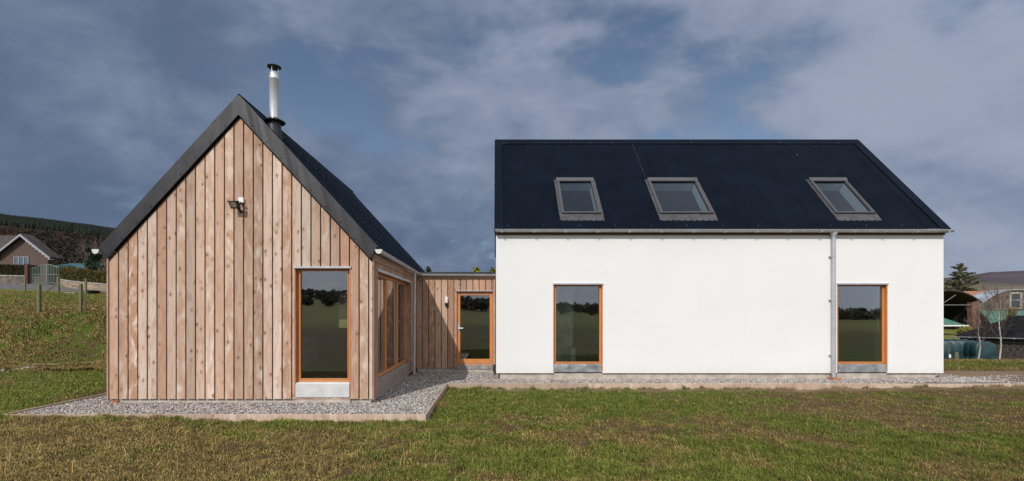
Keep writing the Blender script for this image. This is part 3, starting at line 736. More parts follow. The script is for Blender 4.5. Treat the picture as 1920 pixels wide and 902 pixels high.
# flue
fx, fy = -4.42, 9.64; fr_z = 5.32
m = MB(); m.lathe((fx, fy, 0), [(.16, 5.02), (.135, 5.30), (.128, 5.50)], 24)
flue = m.build('flue', FLASH, wh, True)
m = MB(); m.lathe((fx, fy, 0), [(.130, 5.49), (.205, 5.475), (.212, 5.49), (.12, 5.545), (.098, 5.56)], 28); m.build('storm_collar', FLASH, flue, True)
m = MB(); m.lathe((fx, fy, 0), [(.094, 5.55), (.094, 6.33), (.098, 6.335), (.098, 6.35), (.094, 6.355), (.094, 6.42), (.099, 6.425), (.099, 6.44), (.088, 6.45), (.078, 6.47)], 28); m.build('flue_pipe', STEEL, flue, True)
m = MB(); m.lathe((fx, fy, 0), [(.130, 6.575), (.133, 6.585), (.05, 6.612), (.005, 6.615)], 28); m.build('rain_cap', BLKM, flue, True)
for a in (0.3, 2.4, 4.5): m = MB(); m.tube((fx + .07 * math.cos(a), fy + .07 * math.sin(a), 6.45), (fx + .075 * math.cos(a), fy + .075 * math.sin(a), 6.58), .008, n=6); m.build('cap_stay', STEEL, flue)
# floodlight
flx, flz = (441 - PX) / 101.5, EYE + (588 - 383) / 101.5
m = MB(); m.box(flx + .01, flx + .105, YG - .055, YG - .001, flz + .05, flz + .145); fl = m.build('floodlight', WHITEP, wh, bevel=.006)
m = MB()
hd = [Vector((flx - .10, YG - .20, flz + .045)), Vector((flx + .075, YG - .22, flz + .045)), Vector((flx + .085, YG - .16, flz - .085)), Vector((flx - .075, YG - .14, flz - .085))]
m.prism(hd, (.012, .055, .012)); m.tube((flx + .06, YG - .11, flz - .02), (flx + .06, YG - .05, flz + .06), .012, n=6); m.tube((flx + .05, YG - .12, flz - .07), (flx + .05, YG - .02, flz - .12), .028, n=10); m.tube((flx + .08, YG - .05, flz - .02), (flx + .15, YG - .02, flz - .03), .012, n=6)
m.build('lamp_head', BLKM, fl, bevel=.003)
cen = sum(hd, Vector()) / 4; m = MB(); m.prism([cen + (p - cen) * .66 + Vector((0, -.004, 0)) for p in hd], (0, -.003, 0)); m.build('lens', simple('lamp_lens', (.45, .45, .42), .15, .6, .2, 30), fl)

# ================================================================== LINK
lk = thing('timber_link', (-1.15, YL, 0), 'low flat roofed timber link with glazed door between the two houses', 'house')
DO = (-1.13, -.085, .10, 2.30)
m = MB(); clad(m, XR + .012, -.075, .1815, .020, .108, lambda u: 2.665, [DO], lambda u, z, d_: (u, YL + .022 - d_, z), .022)
m.box(-.072, -.025, YL - .012, YL + .02, .06, 2.66)
m.build('cladding', LARCH2, lk)
m = MB(); wd_ = DO
m.box(XR + .0, DO[0] - .02, YL + .025, YL + .2, .13, 2.7); m.box(DO[1] + .02, -.002, YL + .025, YL + .2, .13, 2.7); m.box(DO[0] - .02, DO[1] + .02, YL + .025, YL + .2, DO[3] + .02, 2.7)
m.build('wall', BACK, lk)
m = MB(); m.box(XR + .0, -.002, YL + .2, 18.5, -.02, .2); m.build('floor', INFLOOR, lk)
m = MB(); m.box(XR - .2, .0, 18.5, 18.6, -.02, 2.7); m.box(XR + .01, XR + .04, YL + .21, 18.49, .2, 2.68); m.build('back_wall', INDARK, lk)
m = MB(); m.box(XR + .03, -.002, YL + .03, YL + .2, -.1, .1) if False else m.box(XR + .04, -.03, YL - .0 + .035, YL + .18, -.13, .10); m.box(DO[0] - .0, DO[1], YL - .02, YL + .03, -.13, .12)
m.build('plinth', PLINTH, lk)
m = MB(); m.box(XR + .13, -.002, YL - .03, 18.6, 2.79, 2.865); m.box(XR - .6, XR + .13, YL + .4, 18.6, 2.79, 2.865); m.build('roof', LINKR, lk)
m = MB(); m.box(XR + .022, -.002, YL - .022, YL + .02, 2.66, 2.785); m.build('fascia', LARCH2, lk)
m = MB(); gutter(m, (XR + .12, YL - .085, 2.79), (-.004, YL - .085, 2.785)); m.build('gutter', GALV, lk, True)
m = MB(); frame_xz(m, DO[0] + .012, DO[1] - .012, .24, DO[3] - .02, YL + .05, YL + .11, .085, .12, .075)
dr = m.build('door', FRAMEW, lk, bevel=.003)
m = MB(); m.box(DO[0] + .09, DO[1] - .09, YL + .07, YL + .085, .35, DO[3] - .09); m.build('glass', GLASS, dr)
m = MB(); hx = DO[0] + .055; m.box(hx - .02, hx + .02, YL + .037, YL + .049, 1.17, 1.42); m.tube((hx, YL + .04, 1.25), (hx, YL - .015, 1.25), .011, n=8); m.tube((hx, YL - .015, 1.25), (hx + .13, YL - .015, 1.25), .011, n=8); m.build('handle', STEEL, dr, True)
m = MB(); m.box(DO[0] - .012, DO[0] + .011, YL - .002, YL + .12, .12, DO[3]); m.box(DO[1] - .011, DO[1] + .012, YL - .002, YL + .12, .12, DO[3]); m.box(DO[0] + .0115, DO[1] - .0115, YL + .004, YL + .12, DO[3] - .018, DO[3] + .01); m.build('reveal', REDW, dr)
m = MB(); m.box(DO[0] - .04, DO[1] + .03, YL - .035, YL + .03, DO[3] + .0105, DO[3] + .03); m.build('drip_flashing', GALV, dr)
m = MB(); m.box(DO[0] + .012, DO[1] - .012, YL - .01, YL + .12, .16, .236); m.build('threshold', LARCH2, dr)
m = MB(); m.box(DO[0] - .0, DO[1] - .02, YL - .045, YL + .02, .085, .155); m.build('step_plate', GALV2, dr)
# bulkhead light
lx, lz = (837 - PX) / 65.6, EYE + (588 - 567) / 65.6
m = MB(); m.lathe((lx, YL - .045, lz), [(.005, -.02), (.038, -.015), (.045, .02), (.045, .13), (.036, .16), (.005, .172)], 16); wl = m.build('wall_light', WHITEP, lk, True)
m = MB(); m.lathe((lx, YL - .045, lz), [(.005, -.13), (.03, -.12), (.05, -.06), (.047, -.021)], 16); m.box(lx - .03, lx + .03, YL - .02, YL - .001, lz - .08, lz + .1); m.build('sensor', BLKM, wl, True)

# ================================================================== WHITE HOUSE
X1 = 11.38; WB = 18.3; AN2 = R(47.0); EY, EZ = 12.20, 3.80; RY, RZ = 15.27, 7.11
ANG2 = math.atan2(RZ - EZ, RY - EY); TW = math.hypot(RZ - EZ, RY - EY)
ws_ = thing('white_house', (X1 / 2, YW, 0), 'white rendered house with black corrugated roof and three skylights', 'house')
WA = (1.465, 2.705, .18, 2.43); WC = (8.68, 9.945, .18, 2.43)
m = MB()
def wall_rects(m, x0, x1, z0, z1, y0, y1, ops):
    cs = sorted({x0, x1, *[c for o in ops for c in (o[0], o[1])]})
    for a, b in zip(cs[:-1], cs[1:]):
        o = next((o for o in ops if o[0] <= (a + b) / 2 <= o[1]), None)
        if o is None: m.box(a, b, y0, y1, z0, z1)
        else:
            if o[2] > z0: m.box(a, b, y0, y1, z0, o[2])
            m.box(a, b, y0, y1, o[3], z1)
# front wall as one clean skin with window holes
cs = [0.0, WA[0], WA[1], WC[0], WC[1], X1]
V = []; Fc = []
def quad(a, b, c, d_): 
    k = len(V); V.extend([a, b, c, d_]); Fc.append((k, k + 1, k + 2, k + 3))
for yy, rev in ((YW, False), (YW + .26, True)):
    for i in range(5):
        a, b = cs[i], cs[i + 1]; z1 = 3.74
        rr = [(.155, z1)] if i in (0, 2, 4) else [(2.43, z1)]
        for s0, s1 in rr:
            q = [(a, yy, s0), (b, yy, s0), (b, yy, s1), (a, yy, s1)]
            quad(*(q[::-1] if rev else q))
for a, b in ((0.0, WA[0]), (WA[1], WC[0]), (WC[1], X1)): quad((a, YW, .155), (a, YW + .26, .155), (b, YW + .26, .155), (b, YW, .155))
for o in (WA, WC):
    quad((o[0], YW, .155), (o[0], YW, 2.43), (o[0], YW + .26, 2.43), (o[0], YW + .26, .155)); quad((o[1], YW, .155), (o[1], YW + .26, .155), (o[1], YW + .26, 2.43), (o[1], YW, 2.43))
    quad((o[0], YW, 2.43), (o[1], YW, 2.43), (o[1], YW + .26, 2.43), (o[0], YW + .26, 2.43))
quad((0, YW, .155), (0, YW + .26, .155), (0, YW + .26, 3.74), (0, YW, 3.74)); quad((X1, YW, .155), (X1, YW, 3.74), (X1, YW + .26, 3.74), (X1, YW + .26, .155))
m.add(V, Fc)
def gable(m, x0, x1):
    a = [(x0, YW + .264, .155), (x0, WB, .155), (x0, WB, 3.70), (x0, RY, 6.98), (x0, YW + .264, 3.70)]
    m.prism(a, (x1 - x0, 0, 0))
gable(m, .003, .22); gable(m, X1 - .22, X1 - .003)
wall_rects(m, .22, X1 - .22, .155, 3.7, WB - .2, WB, [(.5, 1.9, .4, 2.4), (7.7, 8.7, .4, 2.4)])  # unseen rear openings added to let daylight into the rooms
m.build('wall', RENDER, ws_)
m = MB(); m.box(.10, X1 - .16, YW + .05, YW + .25, -.13, .16); m.box(.10, .3, YW + .25, WB - .1, -.13, .154); m.box(X1 - .36, X1 - .16, YW + .25, WB - .1, -.13, .154); m.box(WA[0] + .0, WA[1], YW + .02, YW + .049, -.13, .15); m.box(WC[0], WC[1], YW + .02, YW + .049, -.13, .15)
m.build('plinth', PLINTH, ws_)
def PW(u, t, h_): return (u, EY + t * math.cos(ANG2) - h_ * math.sin(ANG2), EZ + t * math.sin(ANG2) + h_ * math.cos(ANG2))
def PWb(u, t, h_): return (u, 2 * RY - EY - t * math.cos(ANG2) + h_ * math.sin(ANG2), EZ + t * math.sin(ANG2) + h_ * math.cos(ANG2))
SK = [(1.70, 2.74, .60, 2.20), (4.27, 5.66, .60, 2.20), (8.83, 9.87, .60, 2.20)]
m = MB(); holes = [(a + .05, b - .05, c + .05, d_ - .05) for a, b, c, d_ in SK]
corr_roof(m, PW, -.015, X1 + .04, 0, TW, holes); corr_roof(m, PWb, -.015, X1 + .04, 0, TW, [], seg=4)
m.cur = 1
xs_ = 4.26
for j in range(16): m.lathe(Vector(PW(xs_ + .01 * (j % 2), 2.45 + j * .13, .018)), [(.010, 0), (.007, .006)], 6)
for (u_, t_) in ((.25, 4.30), (1.55, 4.33), (2.35, 4.38), (2.95, 4.36), (3.62, 4.33), (6.1, 4.37), (8.9, 4.38), (10.7, 4.35), (9.1, 3.6), (9.9, 4.1)): m.lathe(Vector(PW(u_, t_, .035)), [(.016, 0), (.010, .008)], 6)
for i in range(13): m.lathe(Vector(PW(.3 + i * .91, .13, .018)), [(.008, 0), (.006, .006)], 6)
wr = m.build('roof', [ROOFM, SCREW], ws_)
m = MB()
for P_ in (PW, PWb):
    a = [P_(-.03, TW - .20, .022), P_(X1 + .05, TW - .20, .022), P_(X1 + .05, TW + .02, .034), P_(-.03, TW + .02, .034)]
    b = [P_(-.03, TW - .20, .012), P_(X1 + .05, TW - .20, .012), P_(X1 + .05, TW + .02, .026), P_(-.03, TW + .02, .026)]
    m.add(a + b, [(0, 1, 2, 3), (7, 6, 5, 4), (0, 4, 5, 1), (0, 3, 7, 4), (1, 5, 6, 2)])
m.tube((-.03, RY, RZ + .035), (X1 + .05, RY, RZ + .035), .022, n=8)
m.build('ridge_cap', ROOFM, wr)
for (a, b, e) in ((-.03, .19, -.03), (X1 - .18, X1 + .05, X1 + .05)):
    m = MB()
    for P_ in (PW, PWb):
        A = [P_(a, -.02, .030), P_(b, -.02, .030), P_(b, TW, .030), P_(a, TW, .030)]; B = [P_(a, -.02, .020), P_(b, -.02, .020), P_(b, TW, .020), P_(a, TW, .020)]
        m.add(A + B, [(0, 1, 2, 3), (7, 6, 5, 4), (0, 4, 5, 1), (0, 3, 7, 4), (1, 5, 6, 2)])
        o_ = .012 if e > 5 else -.012
        A = [P_(e, -.02, .034), P_(e, TW, .034), P_(e, TW, -.16), P_(e, -.02, -.12)]
        m.prism(A, (o_, 0, 0))
    m.build('verge_flashing', ROOFM, wr)
# attic lining with light wells
m = MB()
def PWn(u, t, d_): return PW(u, t, -d_)
us = sorted({.25, X1 - .25, *[c for o in SK for c in (o[0] + .06, o[1] - .06)]}); tsr = [.0, .66, 2.14, TW - .2]
for i in range(len(us) - 1):
    for j in range(3):
        um = (us[i] + us[i + 1]) / 2
        if j == 1 and any(o[0] < um < o[1] for o in SK): continue
        m.add([PWn(us[i], tsr[j], .27), PWn(us[i + 1], tsr[j], .27), PWn(us[i + 1], tsr[j + 1], .27), PWn(us[i], tsr[j + 1], .27)], [(0, 1, 2, 3)])
m.add([PWb(.25, 0, -.27), PWb(X1 - .25, 0, -.27), PWb(X1 - .25, TW - .2, -.27), PWb(.25, TW - .2, -.27)], [(0, 1, 2, 3)])
m.box(.23, X1 - .23, YW + .27, WB - .21, 3.0, 3.25)
for xp in (3.5, 7.2): m.prism([(xp, PWn(0, 0, .30)[1], 3.25), (xp, PWn(0, TW - .25, .30)[1], PWn(0, TW - .25, .30)[2]), (xp, 2 * RY - PWn(0, TW - .25, .30)[1], PWn(0, TW - .25, .30)[2]), (xp, 2 * RY - PWn(0, 0, .30)[1], 3.25)], (.1, 0, 0))
m.build('attic_lining', TEAL, ws_)
m = MB(); m.box(5.1, 5.95, 16.6, 16.68, 4.35, 5.2); m.build('dark_panel', NAVY, ws_)  # navy board added in place of dark sky through a rear roof window
# ground floor interior
m = MB(); m.box(.23, X1 - .23, YW + .27, WB - .21, .12, .2); m.build('floor', INFLOOR, ws_)
for bb in ((1.2, 2.12, 13.35, 13.5), (3.9, 4.0, YW + .27, WB - .21), (2.1, 3.89, 16.4, 16.5), (7.4, 7.5, YW + .27, WB - .21), (8.8, 11.1, 15.6, 15.7)): m = MB(); m.box(*bb, .2, 2.99); m.build('partition', INWALL, ws_)
m = MB(); m.box(2.0, 2.14, 13.0, 13.3, .2, .75); m.build('radiator', INWHITE, ws_)
m = MB(); m.box(9.86, 9.98, YW + .2, YW + .34, .2, 2.5); m.box(10.2, 10.25, YW + .3, YW + .9, .2, 2.5); m.build('curtain', INWHITE, ws_)
tall_window(ws_, WA[0], WA[1], WA[2], WA[3] - .016, YW, .075, .048, panel=GALV2, panel_h=.195, proud=.015, reveal=FRAMEW, lab='tall orange framed window nearer the timber link')
tall_window(ws_, WC[0], WC[1], WC[2], WC[3] - .016, YW, .075, .048, panel=GALV2, panel_h=.195, proud=.015, reveal=FRAMEW, lab='tall orange framed window beside the downpipe')
# skylights
for k, (a, b, c, d_) in enumerate(SK):
    def ring(m, u0, u1, t0, t1, w, h0, h1, P_=PW, wb=None, wt=None):
        def bx(ua, ub, ta, tb):
            A = [P_(ua, ta, h1), P_(ub, ta, h1), P_(ub, tb, h1), P_(ua, tb, h1)]; B = [P_(ua, ta, h0), P_(ub, ta, h0), P_(ub, tb, h0), P_(ua, tb, h0)]
            m.add(A + B, [(0, 1, 2, 3), (7, 6, 5, 4), (0, 4, 5, 1), (1, 5, 6, 2), (2, 6, 7, 3), (3, 7, 4, 0)])
        bx(u0, u0 + w, t0, t1); bx(u1 - w, u1, t0, t1); bx(u0 + w, u1 - w, t0, t0 + (wb or w)); bx(u0 + w, u1 - w, t1 - (wt or w), t1)
        return bx
    m = MB(); ring(m, a, b, c, d_, .075, -.03, .075, wb=.06); 
    bx = ring(m, a + .02, b - .02, c + .005, d_ - .005, .012, .074, .082)
    bx(a - .0, b + .0, d_ - .075, d_ + .02)[0] if False else None
    sk = m.build('skylight', GREYAL, ws_, bevel=.004)
    m = MB()
    A = [PW(a - .005, d_ - .10, .085), PW(b + .005, d_ - .10, .085), PW(b + .005, d_ + .03, .112), PW(a - .005, d_ + .03, .112)]
    m.prism(A, Vector(PW(0, 0, -.03)) - Vector(PW(0, 0, 0))); m.build('hood', GREYAL, sk, bevel=.003)
    m = MB(); m.add([PW(a + .07, c + .05, .035), PW(b - .07, c + .05, .035), PW(b - .07, d_ - .07, .035), PW(a + .07, d_ - .07, .035)], [(0, 1, 2, 3)]); m.build('glass', ROOFGL, sk)
    m = MB(); ring(m, a - .055, b + .055, c - .01, d_ + .05, .055, .004, .030)
    m.build('flashing_kerb', LEADM, sk)
    m = MB(); N = 60; vs = []
    for i in range(N + 1):
        u_ = a - .05 + (b - a + .10) * i / N; w_ = .009 * math.cos(2 * math.pi * (u_ + .015) / .076)
        edge = .018 * math.cos(2 * math.pi * u_ / .152)
        vs += [PW(u_, c - .005, .034), PW(u_, c - .06, .026 + w_ * .3), PW(u_, c - .255 + edge, .013 + w_)]
    m.add(vs, [(3 * i + j, 3 * i + 1 + j, 3 * i + 4 + j, 3 * i + 3 + j) for i in range(N) for j in (0, 1)]); m.build('apron', LEADM, sk)
    # splayed pale linings of the light well
    m = MB(); q = lambda *p: m.add(p, [(0, 1, 2, 3)])
    ins = [(a + .078, c + .062), (b - .078, c + .062), (b - .078, d_ - .078), (a + .078, d_ - .078)]; ino = [(a + .06, .66), (b - .06, .66), (b - .06, 2.14), (a + .06, 2.14)]
    for i in range(4):
        j = (i + 1) % 4; q(PWn(*ins[i], .0), PWn(*ins[j], .0), PWn(*ino[j], .27), PWn(*ino[i], .27))
    m.build('well_lining', INWHITE, sk)
m = MB(); m.box(.0, X1 + .02, YW - .025, YW - .004, 3.665, 3.765); m.build('fascia', simple('brown_fascia', (.16, .075, .05), .7), ws_)
m = MB(); gutter(m, (-.02, EY - .045, 3.775), (X1 + .10, EY - .045, 3.770), .058)
for i in range(15): m.tube((.15 + i * .8, YW - .02, 3.73), (.15 + i * .8, EY - .045, 3.711), .008, n=5); m.box(.14 + i * .8, .165 + i * .8, EY - .106, EY - .02, 3.705, 3.74)
m.build('gutter', GALV, ws_, True)
dpx = (1563 - PX) / (F / (YW - .085))
m = MB(); m.tube((dpx, YW - .085, 3.62), (dpx, YW - .085, .06), .048, n=18); m.lathe((dpx, YW - .090, 3.60), [(.05, 0), (.055, .03), (.095, .12), (.095, .125)], 18)
for z_ in (.60, 2.0, 3.1): m.box(dpx - .075, dpx + .055, YW - .045, YW - .001, z_, z_ + .03); m.tube((dpx, YW - .085, z_), (dpx, YW - .085, z_ + .03), .053, n=18)
m.build('downpipe', GALV, ws_, True)
m = MB(); m.box(dpx - .10, dpx + .12, YW - .20, YW + .02, -.02, .05); m.build('drain', TERRAC, ws_, bevel=.01)
m = MB(); m.prism([(.0, YW + .9, .0), (.0, YW + 1.5, .0), (-.03, YW + 1.5, .22), (-.03, YW + 1.3, .24)], (-.05, 0, 0)); m.build('drain_shoe', BLKM, ws_)

# ================================================================== PLANTS
def leafcloud(P, s, c, seed=1, flat=0.0):
    """P (n,3) centres, s sizes, c colours -> quads"""
    rg = np.random.default_rng(seed); n = len(P)
    a = rg.normal(size=(n, 3)); a /= np.linalg.norm(a, axis=1)[:, None]
    b = rg.normal(size=(n, 3)); b -= (a * b).sum(1)[:, None] * a; b /= np.linalg.norm(b, axis=1)[:, None]
    s = np.asarray(s)[:, None] if np.ndim(s) else np.full((n, 1), s)
    V = np.stack([P - a * s, P + b * s * .55, P + a * s, P - b * s * .55], 1).reshape(-1, 3)
    return V, np.arange(4 * n).reshape(n, 4), np.repeat(c[:, None], 4, 1).reshape(-1, 3)
def blob(n, c, r, seed, lumps=9):
    rg = np.random.default_rng(seed)
    L = rg.normal(size=(lumps, 3)); L /= np.linalg.norm(L, axis=1)[:, None]; L = L * rg.uniform(.2, .68, (lumps, 1))
    k = rg.integers(0, lumps, n); v = rg.normal(size=(n, 3)); v /= np.linalg.norm(v, axis=1)[:, None]
    return (L[k] + v * (rg.random((n, 1)) ** .4) * rg.uniform(.28, .42, lumps)[k][:, None]) * np.array(r) + np.array(c)
def vary(n, c1, c2, seed):
    rg = np.random.default_rng(seed); t = rg.random((n, 1)); return (np.array(c1) * (1 - t) + np.array(c2) * t) * rg.uniform(.7, 1.25, (n, 1))
def conifer(loc, h, r, label, seed, n=9000, ragged=.35, c1=(.022, .045, .022), c2=(.06, .085, .035), bare=.18, cat='tree', size=.06):
    rg = np.random.default_rng(seed); t = thing('conifer_tree', loc, label, cat)
    m = MB(); m.tube(loc, (loc[0], loc[1], loc[2] + h * .97), r * .075, .015, 9)
    P = []
    nb = 58
    for i in range(nb):
        f = bare + (1 - bare) * (i / nb) ** .92; z = loc[2] + h * f; L = r * (1 - f) ** .72 * rg.uniform(1 - ragged, 1.08) / (1 - bare) ** .72 * (1.0 if f > bare + .1 else .8); L = max(L, .06 * r)
        a = i * 2.4 + rg.uniform(-.4, .4); up = rg.uniform(.05, .42)
        e = Vector((loc[0] + L * math.cos(a), loc[1] + L * math.sin(a), z + L * up)); m.tube((loc[0], loc[1], z), e, .02 + .008 * L, .006, 5)
        k = int(n / nb * (L / r) * 1.7) + 12; q = rg.random(k) ** .6
        base = np.array([loc[0], loc[1], z]) + q[:, None] * np.array([L * math.cos(a), L * math.sin(a), L * up])
        P.append(base + rg.normal(size=(k, 3)) * np.array([.13, .13, .07]) * (.35 * r ** .5 + L * .25))
    P = np.concatenate(P); m.build('trunk', BARK, t)
    V, Fq, C = leafcloud(P, rg.uniform(size * .6, size * 1.5, len(P)), vary(len(P), c1, c2, seed), seed)
    arr_mesh('crown', V, Fq, C, LEAF, t); return t
def branchy(m, p, d, L, r, depth, rg, spread=.5, up=.25, k=3, mn=.004):
    if depth == 0 or L < .1: return
    q = p + d * L; m.tube(p, q, r, max(r * .62, mn), 6 if r > .02 else 4, False)
    for i in range(k):
        f = rg.uniform(.35, 1.0) if i else 1.0; b = p + d * (L * f)
        nd = (d + Vector((rg.normal() * spread, rg.normal() * spread, rg.normal() * spread * .5 + up))).normalized()
        branchy(m, b, nd, L * rg.uniform(.55, .82), max(r * (.62 if i == 0 else .42), mn), depth - 1, rg, spread, up, k, mn)
def birch(loc, h, label, seed):
    rg = np.random.default_rng(seed); t = thing('birch_tree', loc, label, 'tree', 'young birch trees behind the white house')
    m = MB(); p = Vector(loc); prev = p; N = 7
    for i in range(N):
        q = Vector((loc[0] + .05 * math.sin(i * 1.3 + seed), loc[1], loc[2] + h * .8 * (i + 1) / N)); m.tube(prev, q, .038 * (1 - i / N * .7), .038 * (1 - (i + 1) / N * .7), 8, False); prev = q
    m.build('trunk', BIRCH, t, True)
    m = MB()
    for i in range(15):
        f = .38 + .6 * i / 15; a = i * 2.4 + rg.uniform(-.5, .5); b = Vector((loc[0], loc[1], loc[2] + h * .8 * f))
        branchy(m, b, Vector((math.cos(a) * .6, math.sin(a) * .6, 1.0)).normalized(), h * .22 * (1.15 - f * .6), .008, 4, rg, .26, .14, 3, .003)
    m.build('crown', TWIG, t); return t
def bare_tree(loc, h, label, seed, group=None):
    rg = np.random.default_rng(seed); t = thing('bare_tree', loc, label, 'tree', group)
    m = MB(); m.tube(loc, Vector(loc) + Vector((0, 0, h * .25)), h * .022, h * .017, 8); m.build('trunk', BARK, t, True)
    m = MB()
    for i in range(4): branchy(m, Vector(loc) + Vector((0, 0, h * .23)), Vector((rg.normal() * .35, rg.normal() * .35, 1)).normalized(), h * .24, h * .012, 5, rg, .38, .15, 3, h * .0016)
    m.build('crown', TWIG, t); return t
def bushy(name, loc, r, zc, label, cat, seed, n, c1, c2, size, trunk=True):
    t = thing(name, loc, label, cat); rg = np.random.default_rng(seed)
    m = MB()
    if trunk: m.tube(loc, (loc[0], loc[1], zc), .09, .05, 8)
    for i in range(10):
        v = Vector((rg.normal(), rg.normal(), rg.normal() * .6 + .5)).normalized()
        m.tube((loc[0], loc[1], zc - r[2] * .5), Vector((loc[0], loc[1], zc - r[2] * .3)) + Vector((v.x * r[0], v.y * r[1], v.z * r[2])) * .8, .025, .008, 5)
    m.build('trunk', BARK, t)
    P = blob(n, (loc[0], loc[1], zc), r, seed); V, Fq, C = leafcloud(P, rg.uniform(size * .6, size * 1.4, n), vary(n, c1, c2, seed), seed); arr_mesh('crown', V, Fq, C, LEAF, t); return t
def at(px, py, Y): s = F / Y; return ((px - PX) / s, Y, EYE + (PY - py) / s)

# right background
b_ = at(1801, 545, 74); conifer((b_[0], b_[1], Hs(b_[0], 74)), at(0, 494, 74)[2] - Hs(b_[0], 74), 4.6, 'broad dark conifer rising behind the curved barn roofs', 101, 17000, .35, (.075, .085, .045), (.15, .15, .085), .12, size=.11)
b_ = at(1836, 682, 23.5); birch((b_[0], 23.5, Hs(b_[0], 23.5)), 2.9, 'slim white birch sapling in front of the green tanks', 5)
b_ = at(1875, 685, 22.5); birch((b_[0], 22.5, Hs(b_[0], 22.5)), 3.9, 'taller white birch in front of the dark slate shed', 6)
# middle
b_ = at(803, 500, 42); conifer((b_[0], 42, 0), b_[2], 1.5, 'dark conifer top showing over the link roof beside the timber house', 102, 5000, .2, (.02, .04, .02), (.05, .07, .03), .1, size=.08)
for px_, top, rr, sd, lb in ((893, 501, 1.0, 103, 'yellow green conifer top above the middle of the link roof'), (925, 503, 1.15, 104, 'yellow green conifer top against the white house corner')):
    b_ = at(px_, top, 40); conifer((b_[0], 40, 0), b_[2], rr * 1.9, lb, sd, 9000, .15, (.13, .14, .01), (.30, .28, .03), .1, size=.09)

# ---- tanks
def make_tank():
    t = thing('oil_tank', (0, 0, 0), 'x', 'tank', 'green plastic tanks in a row')
    m = MB(); prof = [(-.62, 0), (-.66, .08), (-.66, .42), (-.61, .48), (-.61, .54), (-.66, .60), (-.66, 1.05), (-.55, 1.24), (-.25, 1.33), (.25, 1.33), (.55, 1.24), (.66, 1.05), (.66, .60), (.61, .54), (.61, .48), (.66, .42), (.66, .08), (.62, 0)]
    n = len(prof); vs = []
    ysl = [(-1.0, .80), (-.93, .95), (-.75, 1), (-.55, 1), (-.50, .955), (-.42, .955), (-.37, 1), (0, 1), (.37, 1), (.42, .955), (.5, .955), (.55, 1), (.75, 1), (.93, .95), (1.0, .8)]
    for yy, k in ysl: vs += [(x_ * k, yy, .665 + (z_ - .665) * k) for x_, z_ in prof]
    fs = [(i * n + j, i * n + (j + 1) % n, (i + 1) * n + (j + 1) % n, (i + 1) * n + j) for i in range(len(ysl) - 1) for j in range(n)] + [tuple(range(n))[::-1], tuple(range((len(ysl) - 1) * n, len(ysl) * n))]
    m.add(vs, fs); m.build('tank_body', TANKG, t, True)
    m = MB(); m.lathe((0, -.4, 1.31), [(.19, 0), (.19, .06), (.16, .09)], 16); m.build('filler_cap', TANKG, t, True); return t
def copy_tree(o, parent=None):
    c = o.copy(); COL.objects.link(c)
    if parent is not None: c.parent = parent
    for ch in list(o.children): copy_tree(ch, c)
    return c
tank = make_tank()
tl = ['green tank at the right end of the row, nearest the slate shed', 'green tank second from the right end, behind the birch sapling', 'green tank in the middle of the row', 'green tank fourth from the right, behind the wooden post', 'green tank at the left end of the row by the white house']
for i, (px_, Y_, rz) in enumerate(((1848, 26.0, .15), (1823, 27.0, .5), (1808, 26.9, .55), (1792, 26.9, .6), (1777, 26.9, .55))):
    o = tank if i == 0 else copy_tree(tank); x_ = (px_ - PX) / F * Y_; o.location = (x_, Y_ + .6, -1.12 + .0 * i); o.rotation_euler = (0, 0, -rz * .9); o['label'] = tl[i]; sc_ = .80; o.scale = (sc_, sc_, .97)
# ---- slate shed
sh = thing('slate_shed', (32, 29, -1.3), 'low dark slate roofed shed with white guttering behind the birches', 'shed')
ex0 = (1787 - PX) / F * 30; ez = EYE + (588 - 631) / F * 30; rz_ = EYE + (588 - 592) / F * 34.2; rx = (1903 - PX) / F * 34.2
EE = Vector((.69, -.72, 0)); DD = Vector((.72, .69, 0)); A0 = Vector((ex0, 30, ez)); Ls = 9.0; q_ = 2.75
def SP(a, b, z): v = A0 + EE * a + DD * b; return (v.x, v.y, z)
m = MB(); m.add([SP(0, 0, ez), SP(Ls, 0, ez), SP(Ls, 2 * q_, ez), SP(0, 2 * q_, ez), SP(q_, q_, 1.55), SP(Ls - q_, q_, 1.55)], [(0, 1, 5, 4), (1, 2, 5), (2, 3, 4, 5), (3, 0, 4), (0, 3, 2, 1)]); m.build('roof', SLATE, sh)
m = MB(); m.prism([SP(.3, .3, -2.2), SP(Ls - .3, .3, -2.2), SP(Ls - .3, 2 * q_ - .3, -2.2), SP(.3, 2 * q_ - .3, -2.2)], (0, 0, 2.2 + ez - .01)); m.build('wall', SHEDW, sh)
m = MB(); gutter(m, SP(-.1, -.07, ez), SP(Ls, -.07, ez - .02), .05)
for i in range(14): c_ = SP(.1 + i * .62, -.12, ez - .02); m.box(c_[0] - .03, c_[0] + .03, c_[1] - .03, c_[1] + .03, ez - .06, ez + .02)
m.build('gutter', simple('shed_gutter', (.30, .32, .34), .5), sh, True)
